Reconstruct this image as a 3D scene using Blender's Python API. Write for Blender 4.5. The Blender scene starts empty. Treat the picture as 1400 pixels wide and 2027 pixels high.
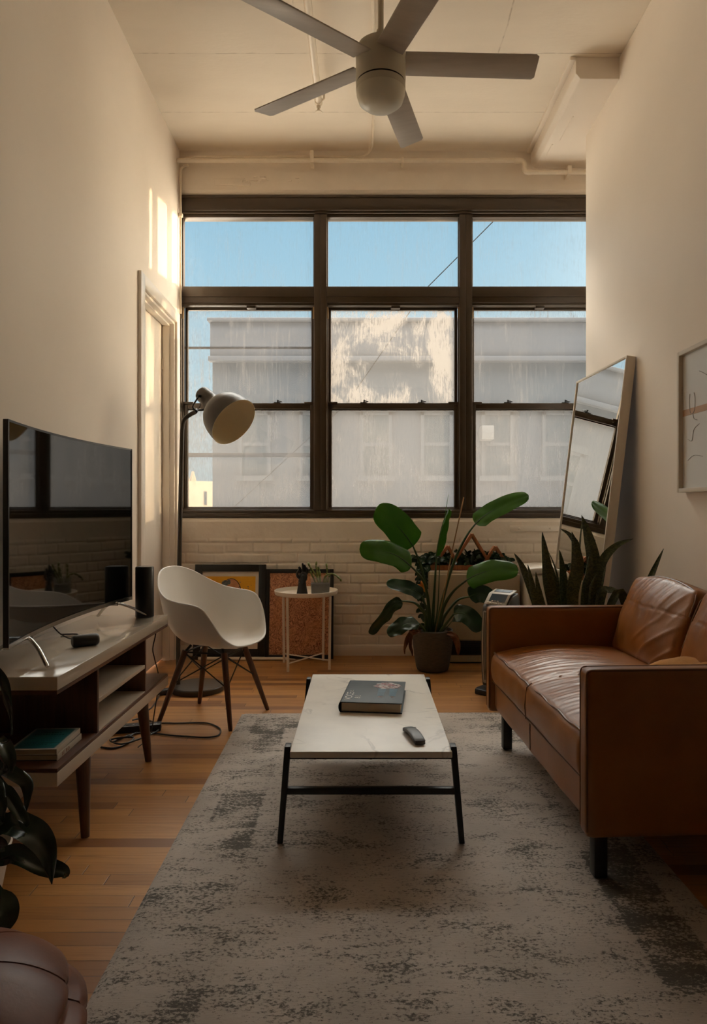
# evening loft living room
import bpy, bmesh, math, random
from mathutils import Vector, Matrix, noise
random.seed(7)
C = bpy.context.scene.collection
PI = math.pi
V = Vector
F, VX, VY, H = 1351.0, 718.0, 1001.0, 1.15     # focal length in pixels, vanishing point, eye height

def P(px, py, y):            # where a photograph pixel lies at depth y
    return V(((px - VX) / F * y, y, H - (py - VY) / F * y))

# ------------------------------------------------------------------ node helpers
class Nt:
    def __init__(s, mat):
        s.t = mat.node_tree
    def n(s, kind, **kw):
        nd = s.t.nodes.new('ShaderNode' + kind)
        for k, v in kw.items():
            if k[0] == 'i' and k[1:].isdigit():
                s.put(nd.inputs[int(k[1:])], v)
            elif k.startswith('in_'):
                s.put(nd.inputs[k[3:].replace('_', ' ')], v)
            else:
                setattr(nd, k, v)
        return nd
    def put(s, sock, v):
        if isinstance(v, bpy.types.NodeSocket):
            s.t.links.new(v, sock)
        else:
            if sock.type == 'RGBA' and len(v) == 3:
                v = (*v, 1)
            sock.default_value = v
    def m(s, op, a, b=0.0, c=None):
        nd = s.n('Math', operation=op, i0=a, i1=b)
        if c is not None:
            s.put(nd.inputs[2], c)
        return nd.outputs[0]
    def smooth(s, v, lo, hi):
        nd = s.n('MapRange', interpolation_type='SMOOTHSTEP', i0=v, i1=lo, i2=hi, i3=0.0, i4=1.0)
        return nd.outputs[0]
    def noise(s, vec, scale=5, detail=4, rough=.55, dist=0.0):
        nd = s.n('TexNoise', in_Vector=vec, in_Scale=scale, in_Detail=detail, in_Roughness=rough, in_Distortion=dist)
        return nd.outputs[0]
    def mix(s, f, a, b, blend='MIX'):
        nd = s.n('Mix', data_type='RGBA', blend_type=blend)
        s.put(nd.inputs[0], f); s.put(nd.inputs[6], a); s.put(nd.inputs[7], b)
        return nd.outputs[2]
    def scale(s, vec, k):
        nd = s.n('Mapping', in_Vector=vec); nd.inputs['Scale'].default_value = k
        return nd.outputs[0]
    def xyz(s, vec):
        return s.n('SeparateXYZ', i0=vec).outputs
    def comb(s, x, y, z):
        return s.n('CombineXYZ', i0=x, i1=y, i2=z).outputs[0]
    def obj(s):
        return s.n('TexCoord').outputs['Object']
    def pos(s):
        return s.n('NewGeometry').outputs['Position']

def newmat(name):
    m = bpy.data.materials.new(name); m.use_nodes = True
    for nd in list(m.node_tree.nodes):
        if nd.type != 'OUTPUT_MATERIAL' and nd.type != 'BSDF_PRINCIPLED':
            m.node_tree.nodes.remove(nd)
    return m, Nt(m), m.node_tree.nodes['Principled BSDF'], m.node_tree.nodes['Material Output']

def mk(name, col, rough=.5, metal=0.0, spec=.5, var=0.0, vscale=8, stretch=(1, 1, 1), bump=0.0, bscale=60,
       bdist=.002, coat=0.0, trans=0.0, col2=None, rvar=0.0):
    m, t, b, o = newmat(name)
    b.inputs['Roughness'].default_value = rough
    b.inputs['Metallic'].default_value = metal
    b.inputs['Specular IOR Level'].default_value = spec
    b.inputs['Coat Weight'].default_value = coat
    b.inputs['Coat Roughness'].default_value = .08
    vec = t.scale(t.obj(), stretch)
    c2 = col2 or tuple(c * (1 - var) for c in col)
    if var or col2:
        f = t.smooth(t.noise(vec, vscale, 5, .6), .3, .7)
        t.put(b.inputs['Base Color'], t.mix(f, c2, col))
    else:
        t.put(b.inputs['Base Color'], col)
        f = t.noise(vec, vscale, 3, .5)
    if rvar:
        t.put(b.inputs['Roughness'], t.m('MULTIPLY_ADD', f, rvar, rough - rvar / 2))
    if bump:
        bn = t.n('Bump', in_Strength=bump, in_Distance=bdist, in_Height=t.noise(vec, bscale, 4, .6))
        t.put(b.inputs['Normal'], bn.outputs[0])
    if trans:
        tr = t.n('BsdfTranslucent', in_Color=col)
        mx = t.n('MixShader', i0=trans, i1=b.outputs[0], i2=tr.outputs[0])
        t.put(o.inputs[0], mx.outputs[0])
    return m

# ------------------------------------------------------------------ mesh helpers
class MB:
    def __init__(s):
        s.bm = bmesh.new()
    def take(s, t, xf=None, mi=0):
        if xf is not None:
            t.transform(xf)
        for f in t.faces:
            f.material_index = mi
        me = bpy.data.meshes.new('tmp'); t.to_mesh(me); t.free()
        s.bm.from_mesh(me); bpy.data.meshes.remove(me)
        return s
    def box(s, a, b, bev=0.0, seg=2, xf=None, mi=0):
        t = bmesh.new(); bmesh.ops.create_cube(t, size=1)
        a, b = V(a), V(b)
        for v in t.verts:
            v.co = V([a[i] + (v.co[i] + .5) * (b[i] - a[i]) for i in range(3)])
        if bev:
            bmesh.ops.bevel(t, geom=t.edges[:], offset=bev, segments=seg, affect='EDGES', profile=.5)
        return s.take(t, xf, mi)
    def hexa(s, pts, bev=0.0, mi=0):     # 8 corners: bottom 4 then top 4
        t = bmesh.new(); vs = [t.verts.new(p) for p in pts]
        for q in ((3, 2, 1, 0), (4, 5, 6, 7), (0, 1, 5, 4), (1, 2, 6, 5), (2, 3, 7, 6), (3, 0, 4, 7)):
            t.faces.new([vs[i] for i in q])
        bmesh.ops.recalc_face_normals(t, faces=t.faces[:])
        if bev:
            bmesh.ops.bevel(t, geom=t.edges[:], offset=bev, segments=2, affect='EDGES', profile=.5)
        return s.take(t, None, mi)
    def prism(s, poly, axis, lo, hi, bev=0.0, xf=None, mi=0):   # poly: 2-D outline extruded along axis
        t = bmesh.new()
        def pt(p, h):
            return {'x': (h, p[0], p[1]), 'y': (p[0], h, p[1]), 'z': (p[0], p[1], h)}[axis]
        A = [t.verts.new(pt(p, lo)) for p in poly]; B = [t.verts.new(pt(p, hi)) for p in poly]
        n = len(poly)
        t.faces.new(A); t.faces.new(B[::-1])
        for i in range(n):
            t.faces.new((A[i], B[i], B[(i + 1) % n], A[(i + 1) % n]))
        bmesh.ops.recalc_face_normals(t, faces=t.faces[:])
        if bev:
            bmesh.ops.bevel(t, geom=t.edges[:], offset=bev, segments=2, affect='EDGES', profile=.5)
        return s.take(t, xf, mi)
    def tube(s, pts, r, seg=10, closed=False, cap=True, xf=None, mi=0, sq=None):
        pts = [V(p) for p in pts]; n = len(pts)
        rr = r if isinstance(r, (list, tuple)) else [r] * n
        t = bmesh.new(); rings = []; up = None
        for i, p in enumerate(pts):
            if closed:
                d = pts[(i + 1) % n] - pts[i - 1]
            else:
                d = pts[min(i + 1, n - 1)] - pts[max(i - 1, 0)]
            d = d.normalized() if d.length > 1e-9 else V((0, 0, 1))
            if up is None:
                up = V((0, 0, 1)) if abs(d.z) < .9 else V((1, 0, 0))
            sx = d.cross(up)
            if sx.length < 1e-6:
                sx = d.cross(V((0, 1, 0)))
            sx.normalize(); sy = sx.cross(d).normalized(); up = sy
            ring = []
            for k in range(seg):
                a = 2 * PI * k / seg
                if sq:
                    a += PI / seg
                ring.append(t.verts.new(p + (sx * math.cos(a) + sy * math.sin(a) * (sq or 1)) * rr[i]))
            rings.append(ring)
        m = n if closed else n - 1
        for i in range(m):
            A, B = rings[i], rings[(i + 1) % n]
            for k in range(seg):
                t.faces.new((A[k], A[(k + 1) % seg], B[(k + 1) % seg], B[k]))
        if cap and not closed:
            t.faces.new(rings[0][::-1]); t.faces.new(rings[-1])
        bmesh.ops.recalc_face_normals(t, faces=t.faces[:])
        return s.take(t, xf, mi)
    def lathe(s, prof, seg=40, xf=None, mi=0):      # prof: (r, z) list
        t = bmesh.new(); rings = []
        for r, z in prof:
            if r < 1e-6:
                rings.append([t.verts.new((0, 0, z))])
            else:
                rings.append([t.verts.new((r * math.cos(2 * PI * k / seg), r * math.sin(2 * PI * k / seg), z)) for k in range(seg)])
        for A, B in zip(rings, rings[1:]):
            for k in range(seg):
                k2 = (k + 1) % seg
                if len(A) == 1 and len(B) == 1:
                    continue
                if len(A) == 1:
                    t.faces.new((A[0], B[k2], B[k]))
                elif len(B) == 1:
                    t.faces.new((A[k], A[k2], B[0]))
                else:
                    t.faces.new((A[k], A[k2], B[k2], B[k]))
        bmesh.ops.recalc_face_normals(t, faces=t.faces[:])
        return s.take(t, xf, mi)
    def ball(s, c, r, u=16, v=10, xf=None, mi=0):
        r = (r, r, r) if not isinstance(r, (tuple, list)) else r
        t = bmesh.new(); bmesh.ops.create_uvsphere(t, u_segments=u, v_segments=v, radius=1)
        t.transform(Matrix.Translation(c) @ Matrix.Diagonal((*r, 1)))
        return s.take(t, xf, mi)
    def rbox(s, size, r, cuts, fn=None, xf=None, mi=0):   # softly rounded, densely divided block about the origin
        hx, hy, hz = [k / 2 for k in size]
        t = bmesh.new()
        nx, ny, nz = cuts
        vd = {}
        def vert(p):
            k = tuple(round(c, 6) for c in p)
            if k not in vd:
                vd[k] = t.verts.new(p)
            return vd[k]
        def face(ax, sg):
            a, b = [(1, 2), (0, 2), (0, 1)][ax]
            N = (nx, ny, nz); hh = (hx, hy, hz)
            def pt(i, j):
                p = [0, 0, 0]; p[ax] = sg * hh[ax]
                p[a] = -hh[a] + 2 * hh[a] * i / N[a]; p[b] = -hh[b] + 2 * hh[b] * j / N[b]
                return p
            for i in range(N[a]):
                for j in range(N[b]):
                    t.faces.new([vert(pt(*q)) for q in ((i, j), (i + 1, j), (i + 1, j + 1), (i, j + 1))])
        for ax in range(3):
            for sg in (-1, 1):
                face(ax, sg)
        for v in t.verts:
            p = v.co; q = V([max(-h + r, min(h - r, c)) for c, h in zip(p, (hx, hy, hz))])
            d = p - q
            if d.length > 1e-7:
                v.co = q + d.normalized() * min(r, d.length * 1.0 if d.length < r else r)
        if fn:
            for v in t.verts:
                v.co = fn(v.co.copy())
        bmesh.ops.recalc_face_normals(t, faces=t.faces[:])
        return s.take(t, xf, mi)
    def grid(s, fn, nu, nv, wrap=False, mi=0, xf=None, thick=0.0):
        t = bmesh.new()
        g = [[t.verts.new(fn(i / nu, j / nv)) for j in range(nv + 1)] for i in range(nu + (0 if wrap else 1))]
        for i in range(nu):
            for j in range(nv):
                A, B = g[i], g[(i + 1) % len(g)]
                try:
                    t.faces.new((A[j], B[j], B[j + 1], A[j + 1]))
                except ValueError:
                    pass
        if thick:
            bmesh.ops.recalc_face_normals(t, faces=t.faces[:])
            bmesh.ops.solidify(t, geom=t.faces[:], thickness=thick)
        return s.take(t, xf, mi)
    def text(s, body, size, xf, mi=0, ext=.0004):
        cu = bpy.data.curves.new('t', 'FONT'); cu.body = body; cu.size = size; cu.extrude = ext
        o = bpy.data.objects.new('t', cu); C.objects.link(o)
        me = bpy.data.meshes.new_from_object(o.evaluated_get(bpy.context.evaluated_depsgraph_get()))
        t = bmesh.new(); t.from_mesh(me)
        bpy.data.objects.remove(o); bpy.data.curves.remove(cu); bpy.data.meshes.remove(me)
        return s.take(t, xf, mi)
    def build(s, name, mats, parent=None, smooth=35, world=False, label=None, cat=None, group=None, kind=None):
        me = bpy.data.meshes.new(name)
        if world and parent is not None:
            root = parent
            off = V((0, 0, 0))
            while root is not None:
                off += V(root.location); root = root.parent
            s.bm.transform(Matrix.Translation(-off))
        s.bm.normal_update()
        s.bm.to_mesh(me); s.bm.free()
        for m in (mats if isinstance(mats, (list, tuple)) else [mats]):
            me.materials.append(m)
        if smooth:
            for p in me.polygons:
                p.use_smooth = True
            me.set_sharp_from_angle(angle=math.radians(smooth))
        o = bpy.data.objects.new(name, me); C.objects.link(o)
        if parent is not None:
            o.parent = parent
        tag(o, label, cat, group, kind)
        return o

def tag(o, label=None, cat=None, group=None, kind=None):
    for k, v in (('label', label), ('category', cat), ('group', group), ('kind', kind)):
        if v:
            o[k] = v
    return o

def thing(name, loc, label, cat, rz=0.0, group=None, kind=None):
    o = bpy.data.objects.new(name, None); C.objects.link(o)
    o.location = loc; o.rotation_euler = (0, 0, rz); o.empty_display_size = .1
    return tag(o, label, cat, group, kind)

def bez(pts, n=16):
    pts = [V(p) for p in pts]; out = []
    for i in range(n + 1):
        q = pts[:]; t = i / n
        while len(q) > 1:
            q = [a.lerp(b, t) for a, b in zip(q, q[1:])]
        out.append(q[0])
    return out

def spline(pts, n=8, closed=False):      # Catmull-Rom through the points
    pts = [V(p) for p in pts]; out = []; L = len(pts)
    for i in range(L if closed else L - 1):
        if closed:
            a, b, c, d = pts[i - 1], pts[i], pts[(i + 1) % L], pts[(i + 2) % L]
        else:
            a, b, c, d = pts[max(i - 1, 0)], pts[i], pts[i + 1], pts[min(i + 2, L - 1)]
        for k in range(n):
            t = k / n
            out.append(.5 * ((2 * b) + (c - a) * t + (2 * a - 5 * b + 4 * c - d) * t * t + (3 * b - a - 3 * c + d) * t ** 3))
    if not closed:
        out.append(pts[-1])
    return out

def blade(mb, spine, width, normal, fold=.15, n=20, m=8, prof=None, thick=.0012, wave=0.0, seed=0, mi=0, curl=0.0):
    sp = spline(spine, max(2, n // max(1, len(spine) - 1))); L = len(sp) - 1
    N0 = V(normal).normalized()
    prof = prof or (lambda t: math.sin(PI * min(1, t * .93 + .05)) ** .6)
    def fn(u, v):
        i = round(u * L); t = i / L; s = v * 2 - 1
        T = (sp[min(i + 1, L)] - sp[max(i - 1, 0)]).normalized()
        S = T.cross(N0)
        if S.length < 1e-4:
            S = T.cross(V((0, 0, 1)))
        S.normalize(); N = S.cross(T)
        w = width / 2 * prof(t)
        z = fold * abs(s) * w - curl * s * s * w
        if wave:
            z += wave * noise.noise(V((t * 5 + seed, s * 1.2, seed))) * abs(s)
        return sp[i] + S * (s * w) + N * z
    rows = [[fn(i / L, j / m) for j in range(m + 1)] for i in range(L + 1)]
    t = bmesh.new(); up, dn = [], []
    for i, r in enumerate(rows):
        Tn = sp[min(i + 1, L)] - sp[max(i - 1, 0)]
        N = (r[-1] - r[0]).cross(Tn)
        N = N.normalized() if N.length > 1e-9 else N0
        up.append([t.verts.new(p + N * thick / 2) for p in r]); dn.append([t.verts.new(p - N * thick / 2) for p in r])
    for i in range(L):
        for j in range(m):
            t.faces.new((up[i][j], up[i + 1][j], up[i + 1][j + 1], up[i][j + 1]))
            t.faces.new((dn[i][j], dn[i][j + 1], dn[i + 1][j + 1], dn[i + 1][j]))
        for j in (0, m):
            t.faces.new((up[i][j], dn[i][j], dn[i + 1][j], up[i + 1][j]))
    for i in (0, L):
        for j in range(m):
            t.faces.new((up[i][j], up[i][j + 1], dn[i][j + 1], dn[i][j]))
    bmesh.ops.recalc_face_normals(t, faces=t.faces[:])
    mb.take(t, None, mi)
    return sp

def rot(deg, ax):
    return Matrix.Rotation(math.radians(deg), 4, ax)
def T(x, y, z):
    return Matrix.Translation((x, y, z))
def align(p, d):             # frame with +z along d at p
    return Matrix.Translation(p) @ V(d).to_track_quat('Z', 'Y').to_matrix().to_4x4()
EXPOSURE = -0.14
SKY_LOW, SKY_MID, SKY_TOP = (.72, .97, 1.05), (.40, .70, .90), (32.0, 29.0, 25.5)
SKY_GROUND, SKY_GLOW, SKY_GLOWP, SKY_STRENGTH = (13.0, 10.8, 8.4), (82.0, 64.0, 45.0), 24.0, 1.0
SUN_E, SUN_C = 18.0, (1.0, .68, .38)
# ------------------------------------------------------------------ materials
PAINT = mk('wall_paint', (.84, .76, .665), rough=.6, spec=.3, var=.03, vscale=2, bump=.12, bscale=180, bdist=.001)
PAINT_GLOSS = mk('trim_paint', (.84, .775, .69), rough=.3, spec=.5, var=.03, vscale=3, bump=.08, bscale=40)
PIPE = mk('pipe_paint', (.82, .72, .58), rough=.4, var=.06, vscale=20, bump=.1, bscale=80)
BRONZE = mk('window_metal', (.055, .035, .018), rough=.38, metal=.0, spec=.55, var=.2, vscale=5, bump=.05, bscale=90, rvar=.12)
BLACK = mk('black_metal', (.012, .012, .011), rough=.42, spec=.4, var=.2, vscale=30, bump=.03)
BLACKP = mk('black_plastic', (.009, .009, .010), rough=.33, spec=.45, var=.2, vscale=20)
CHROME = mk('brushed_steel', (.55, .53, .50), rough=.24, metal=1.0, bump=.04, bscale=200)
LEATHER = mk('tan_leather', (.295, .108, .023), col2=(.245, .088, .018), rough=.34, spec=.5, vscale=7, bump=.22, bscale=130, bdist=.0015, rvar=.04)
LEATHER_D = mk('leather_piping', (.17, .062, .017), rough=.32, vscale=20, var=.3)
POUFL = mk('pouf_leather', (.20, .078, .046), col2=(.135, .050, .030), rough=.42, vscale=6, bump=.2, bscale=120, bdist=.0015)
WALNUT = mk('walnut', (.115, .043, .018), col2=(.065, .024, .010), rough=.38, vscale=9, stretch=(8, 8, .7), bump=.06, bscale=60)
WALNUTH = mk('walnut_board', (.125, .048, .021), col2=(.075, .028, .012), rough=.4, vscale=9, stretch=(8, .7, 8), bump=.05, bscale=60)
LACQUER = mk('cream_lacquer', (.56, .475, .375), rough=.1, spec=.55, var=.02, vscale=4, coat=.4)
LACQUERM = mk('cream_edge', (.52, .43, .335), rough=.32, var=.03, vscale=4)
SCREEN = mk('screen_glass', (.004, .004, .004), rough=.035, spec=.75, var=.1)
SHELL = mk('white_plastic', (.80, .775, .73), rough=.34, spec=.45, var=.02, vscale=6)
DARKBROWN = mk('lamp_grey', (.055, .043, .030), rough=.42, spec=.45, var=.1, vscale=20)
LAMPIN = mk('lamp_inside', (.72, .62, .42), rough=.45, var=.03)
WHITEMETAL = mk('white_steel', (.80, .72, .61), rough=.4, var=.03, vscale=10)
POTM = mk('grey_stone_pot', (.085, .068, .047), col2=(.05, .04, .028), rough=.75, vscale=30, stretch=(1, 1, 4), bump=.4, bscale=50, bdist=.002)
SOIL = mk('potting_soil', (.02, .013, .008), rough=.95, var=.6, vscale=60, bump=1.0, bscale=80, bdist=.01)
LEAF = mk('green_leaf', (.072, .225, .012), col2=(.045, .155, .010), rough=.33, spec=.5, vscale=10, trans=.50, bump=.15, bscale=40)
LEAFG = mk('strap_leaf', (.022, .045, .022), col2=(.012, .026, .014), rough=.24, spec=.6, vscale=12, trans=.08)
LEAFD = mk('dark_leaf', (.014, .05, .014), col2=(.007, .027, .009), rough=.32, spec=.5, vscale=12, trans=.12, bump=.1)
STALK = mk('green_stalk', (.03, .07, .014), rough=.4, var=.3, vscale=14, stretch=(1, 1, .2))
DRY = mk('withered_leaf', (.22, .085, .03), col2=(.11, .04, .015), rough=.7, vscale=20, bump=.5, bscale=50)
SNAKE, st, sb, so = newmat('banded_leaf')
_v = st.obj()
_w = st.n('TexWave', wave_type='BANDS', bands_direction='Z', in_Scale=14, in_Distortion=14, in_Detail=3, in_Detail_Scale=2.5)
st.put(_w.inputs[0], _v)
st.put(sb.inputs['Base Color'], st.mix(st.smooth(_w.outputs[1], .35, .75), (.028, .042, .014), (.070, .088, .030)))
sb.inputs['Roughness'].default_value = .38
COPPERWOOD = mk('red_cedar', (.36, .125, .042), col2=(.26, .083, .027), rough=.5, vscale=14, stretch=(6, 6, .8))
BAMBOO = mk('bamboo_cane', (.36, .2, .075), rough=.5, var=.3, vscale=25)
CABINET = mk('cream_enamel', (.44, .345, .225), rough=.4, var=.05, vscale=3)
BIN = mk('white_enamel', (.68, .62, .53), rough=.4, var=.04, vscale=4)
FRAMEW = mk('pale_frame', (.68, .61, .51), rough=.45, var=.05, vscale=10)
FRAMEB = mk('black_frame', (.010, .009, .008), rough=.45, var=.2, vscale=20)
MAT = mk('mat_board', (.78, .70, .60), rough=.8, var=.02)
YELLOW = mk('print_yellow', (.90, .47, .02), col2=(.82, .40, .015), rough=.6, vscale=5)
PEACH = mk('print_peach', (.68, .33, .15), col2=(.55, .24, .10), rough=.6, vscale=25)
INK = mk('print_ink', (.02, .016, .013), rough=.6, var=.2)
BLUEGREY = mk('print_blue', (.16, .19, .19), col2=(.08, .09, .09), rough=.6, vscale=40)
PAPER = mk('book_pages', (.55, .44, .31), rough=.8, var=.12, vscale=60, stretch=(1, 1, 25))
MIRROR = mk('mirror_glass', (.86, .88, .87), rough=.012, metal=1.0)
CORD = mk('black_rubber', (.012, .010, .009), rough=.5, var=.2)
CLAY = mk('black_resin', (.013, .011, .010), rough=.35, spec=.5, var=.2, vscale=30)
CACTUS = mk('cactus_green', (.22, .26, .06), col2=(.13, .16, .035), rough=.5, vscale=40, bump=.4, bscale=90)
THROW = mk('mustard_cotton', (.46, .205, .035), col2=(.36, .15, .022), rough=.85, vscale=14, bump=.5, bscale=220, bdist=.0015)
FANM = mk('fan_housing', (.66, .62, .50), rough=.42, var=.04)
FANG = mk('fan_light_dome', (.78, .75, .62), rough=.35, var=.03)
BLADE = mk('fan_blade', (.56, .50, .43), col2=(.50, .445, .38), rough=.36, vscale=6, stretch=(1, 6, 1), spec=.5)

# swirling brown print
SWIRL, st, sb, so = newmat('print_swirl')
_v = st.obj()
_d = st.n('TexNoise', in_Vector=_v, in_Scale=7, in_Detail=2).outputs[1]
_vv = st.n('VectorMath', operation='MULTIPLY_ADD', i0=_d, i1=(.5, .5, .5), i2=_v).outputs[0]
_f = st.noise(st.scale(_vv, (1, 1, .6)), 30, 2, .5, 2.8)
_c = st.mix(st.smooth(_f, .38, .6), (.24, .075, .030), (.72, .36, .19))
_c = st.mix(st.smooth(st.noise(_v, 5, 2), .45, .62), _c, (.60, .27, .10), 'MIX')
_g = st.mix(.45, st.mix(st.smooth(_f, .38, .6), (.24, .075, .030), (.72, .36, .19)), _c)
st.put(sb.inputs['Base Color'], _g); sb.inputs['Roughness'].default_value = .35

# strip wood floor, boards running across the room
FLOOR, st, sb, so = newmat('strip_oak_floor')
_p = st.xyz(st.pos())
_row = st.m('DIVIDE', _p[1], .0575); _rf = st.m('FLOOR', _row)
_wn = st.n('TexWhiteNoise', noise_dimensions='1D'); st.put(_wn.inputs['W'], _rf)
_u = st.m('DIVIDE', st.m('MULTIPLY_ADD', _wn.outputs[0], 9.0, _p[0]), .78); _uf = st.m('FLOOR', _u)
_w2 = st.n('TexWhiteNoise', noise_dimensions='2D', in_Vector=st.comb(_rf, _uf, 0.0))
_h = _w2.outputs[0]
_gv = st.comb(st.m('MULTIPLY_ADD', _h, 31.0, st.m('MULTIPLY', _p[0], 2.2)), st.m('MULTIPLY', _p[1], 42.0), _h)
_grain = st.noise(_gv, 1.6, 5, .62, .6)
_col = st.mix(_h, (.36, .160, .043), (.52, .258, .080))
_col = st.mix(st.smooth(_h, .80, .98), _col, (.22, .085, .022))
_col = st.mix(st.m('MULTIPLY', st.smooth(_grain, .45, .75), .5), _col, (.19, .075, .020))
_ey = st.m('ABSOLUTE', st.m('SUBTRACT', st.m('FRACT', _row), .5))
_ex = st.m('ABSOLUTE', st.m('SUBTRACT', st.m('FRACT', _u), .5))
_gapn = st.smooth(st.noise(st.pos(), 3.5, 3), .42, .62)
_gy = st.m('MULTIPLY', st.smooth(_ey, .478, .494), st.m('MULTIPLY_ADD', _gapn, .55, .45)); _gx = st.smooth(_ex, .4972, .499)
_gap = st.m('MAXIMUM', _gy, st.m('MULTIPLY', _gx, .8))
_spots = st.smooth(st.noise(st.pos(), 17, 3, .6), .74, .80)
_col = st.mix(st.m('MULTIPLY', _spots, .55), _col, (.10, .045, .018))
st.put(sb.inputs['Base Color'], st.mix(_gap, _col, (.045, .018, .007)))
st.put(sb.inputs['Roughness'], st.m('MULTIPLY_ADD', _grain, .2, .24))
_b = st.n('Bump', in_Strength=.5, in_Distance=.0015, in_Height=st.m('SUBTRACT', st.m('MULTIPLY', _grain, .12), _gap))
st.put(sb.inputs['Normal'], _b.outputs[0])

# worn grey-taupe rug
RUG, st, sb, so = newmat('distressed_rug')
RW, RL = 1.62, 3.0
_v = st.obj(); _p = st.xyz(_v)
_fine = st.noise(st.scale(_v, (1, 1.5, 1)), 85, 6, .78)
_streak = st.noise(st.scale(_v, (3.2, 24, 1)), 2.2, 5, .7)
_patch = st.noise(st.scale(_v, (1, 2.3, 1)), 4.2, 4, .65, .6)
_thr = st.noise(st.scale(_v, (30, 260, 1)), 1.0, 2, .5)
_ax = st.m('SUBTRACT', RW / 2, st.m('ABSOLUTE', _p[0]))          # distance from long edge
_ay = st.m('SUBTRACT', RL / 2, st.m('ABSOLUTE', _p[1]))
_ed = st.m('MINIMUM', _ax, _ay)
_border = st.m('MULTIPLY', st.smooth(_ed, .085, .10), st.m('SUBTRACT', 1.0, st.smooth(_ed, .255, .27)))
_line = st.m('MULTIPLY', st.smooth(_ed, .245, .255), st.m('SUBTRACT', 1.0, st.smooth(_ed, .268, .278)))
_wear = st.m('ADD', st.m('MULTIPLY', _patch, 1.25), st.m('MULTIPLY', _streak, .70))
_wear = st.m('ADD', _wear, st.m('MULTIPLY', _border, st.m('MULTIPLY', st.smooth(st.noise(_v, 2.1, 1), .50, .60), .26)))
_wear = st.m('ADD', _wear, st.m('MULTIPLY', _line, .05))
_wear = st.m('ADD', _wear, st.m('MULTIPLY', st.m('SUBTRACT', _fine, .5), 2.3))
_dark = st.m('MULTIPLY', st.smooth(_wear, 1.02, 1.28), .90)
_basec = st.mix(st.smooth(st.noise(_v, 3, 4), .3, .7), (.40, .355, .315), (.52, .465, .415))
_basec = st.mix(st.m('MULTIPLY', st.smooth(_thr, .45, .75), .25), _basec, (.28, .25, .225))
st.put(sb.inputs['Base Color'], st.mix(_dark, _basec, (.060, .056, .048)))
sb.inputs['Roughness'].default_value = .95; sb.inputs['Specular IOR Level'].default_value = .1
sb.inputs['Sheen Weight'].default_value = .15
_b = st.n('Bump', in_Strength=.6, in_Distance=.003, in_Height=st.m('ADD', _fine, st.m('MULTIPLY', _thr, .4)))
st.put(sb.inputs['Normal'], _b.outputs[0])

# white marble
MARBLE, st, sb, so = newmat('white_marble')
_v = st.obj()
_n1 = st.noise(_v, 3.2, 6, .55, .7)
_vein = st.m('SUBTRACT', 1.0, st.smooth(st.m('ABSOLUTE', st.m('SUBTRACT', _n1, .5)), .0, .022))
_n2 = st.smooth(st.noise(_v, 2.2, 3), .42, .66)
_cl = st.smooth(st.noise(_v, 6, 4), .35, .75)
_c = st.mix(_cl, (.72, .68, .61), (.64, .60, .54))
st.put(sb.inputs['Base Color'], st.mix(st.m('MULTIPLY', st.m('MULTIPLY', _vein, _n2), .75), _c, (.27, .25, .23)))
sb.inputs['Roughness'].default_value = .34

# painted brick / plaster of the window wall
BRICKPAINT = mk('painted_brick', (.84, .76, .66), rough=.55, spec=.35, var=.05, vscale=6, bump=.35, bscale=70, bdist=.003)
CEIL, st, sb, so = newmat('painted_slab')
_p = st.xyz(st.pos())
def _seam(c, w):
    return st.m('SUBTRACT', 1.0, st.smooth(st.m('ABSOLUTE', st.m('SUBTRACT', c[0], c[1])), w * .3, w))
_wob = st.m('MULTIPLY', st.m('SUBTRACT', st.noise(st.pos(), 6, 3), .5), .02)
_s = st.m('MAXIMUM', _seam((st.m('ADD', _p[1], _wob), 4.12), .006), _seam((_p[1], 4.735), .005))
_s = st.m('MAXIMUM', _s, st.m('MULTIPLY', _seam((st.m('ADD', _p[0], _wob), .82), .006), st.m('LESS_THAN', _p[1], 4.12)))
_s = st.m('MULTIPLY', _s, st.m('MULTIPLY_ADD', st.smooth(st.noise(st.pos(), 14, 2), .4, .6), .7, .3))
_base = st.mix(st.smooth(st.noise(st.scale(st.pos(), (.6, 2, 1)), 2.5, 4), .3, .7), (.84, .755, .635), (.80, .715, .60))
st.put(sb.inputs['Base Color'], st.mix(st.m('MULTIPLY', _s, .55), _base, (.42, .33, .24)))
sb.inputs['Roughness'].default_value = .7
_b = st.n('Bump', in_Strength=.25, in_Distance=.004, in_Height=st.m('SUBTRACT', st.noise(st.scale(st.pos(), (1, 3, 1)), 22, 4), _s))
st.put(sb.inputs['Normal'], _b.outputs[0])

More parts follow.
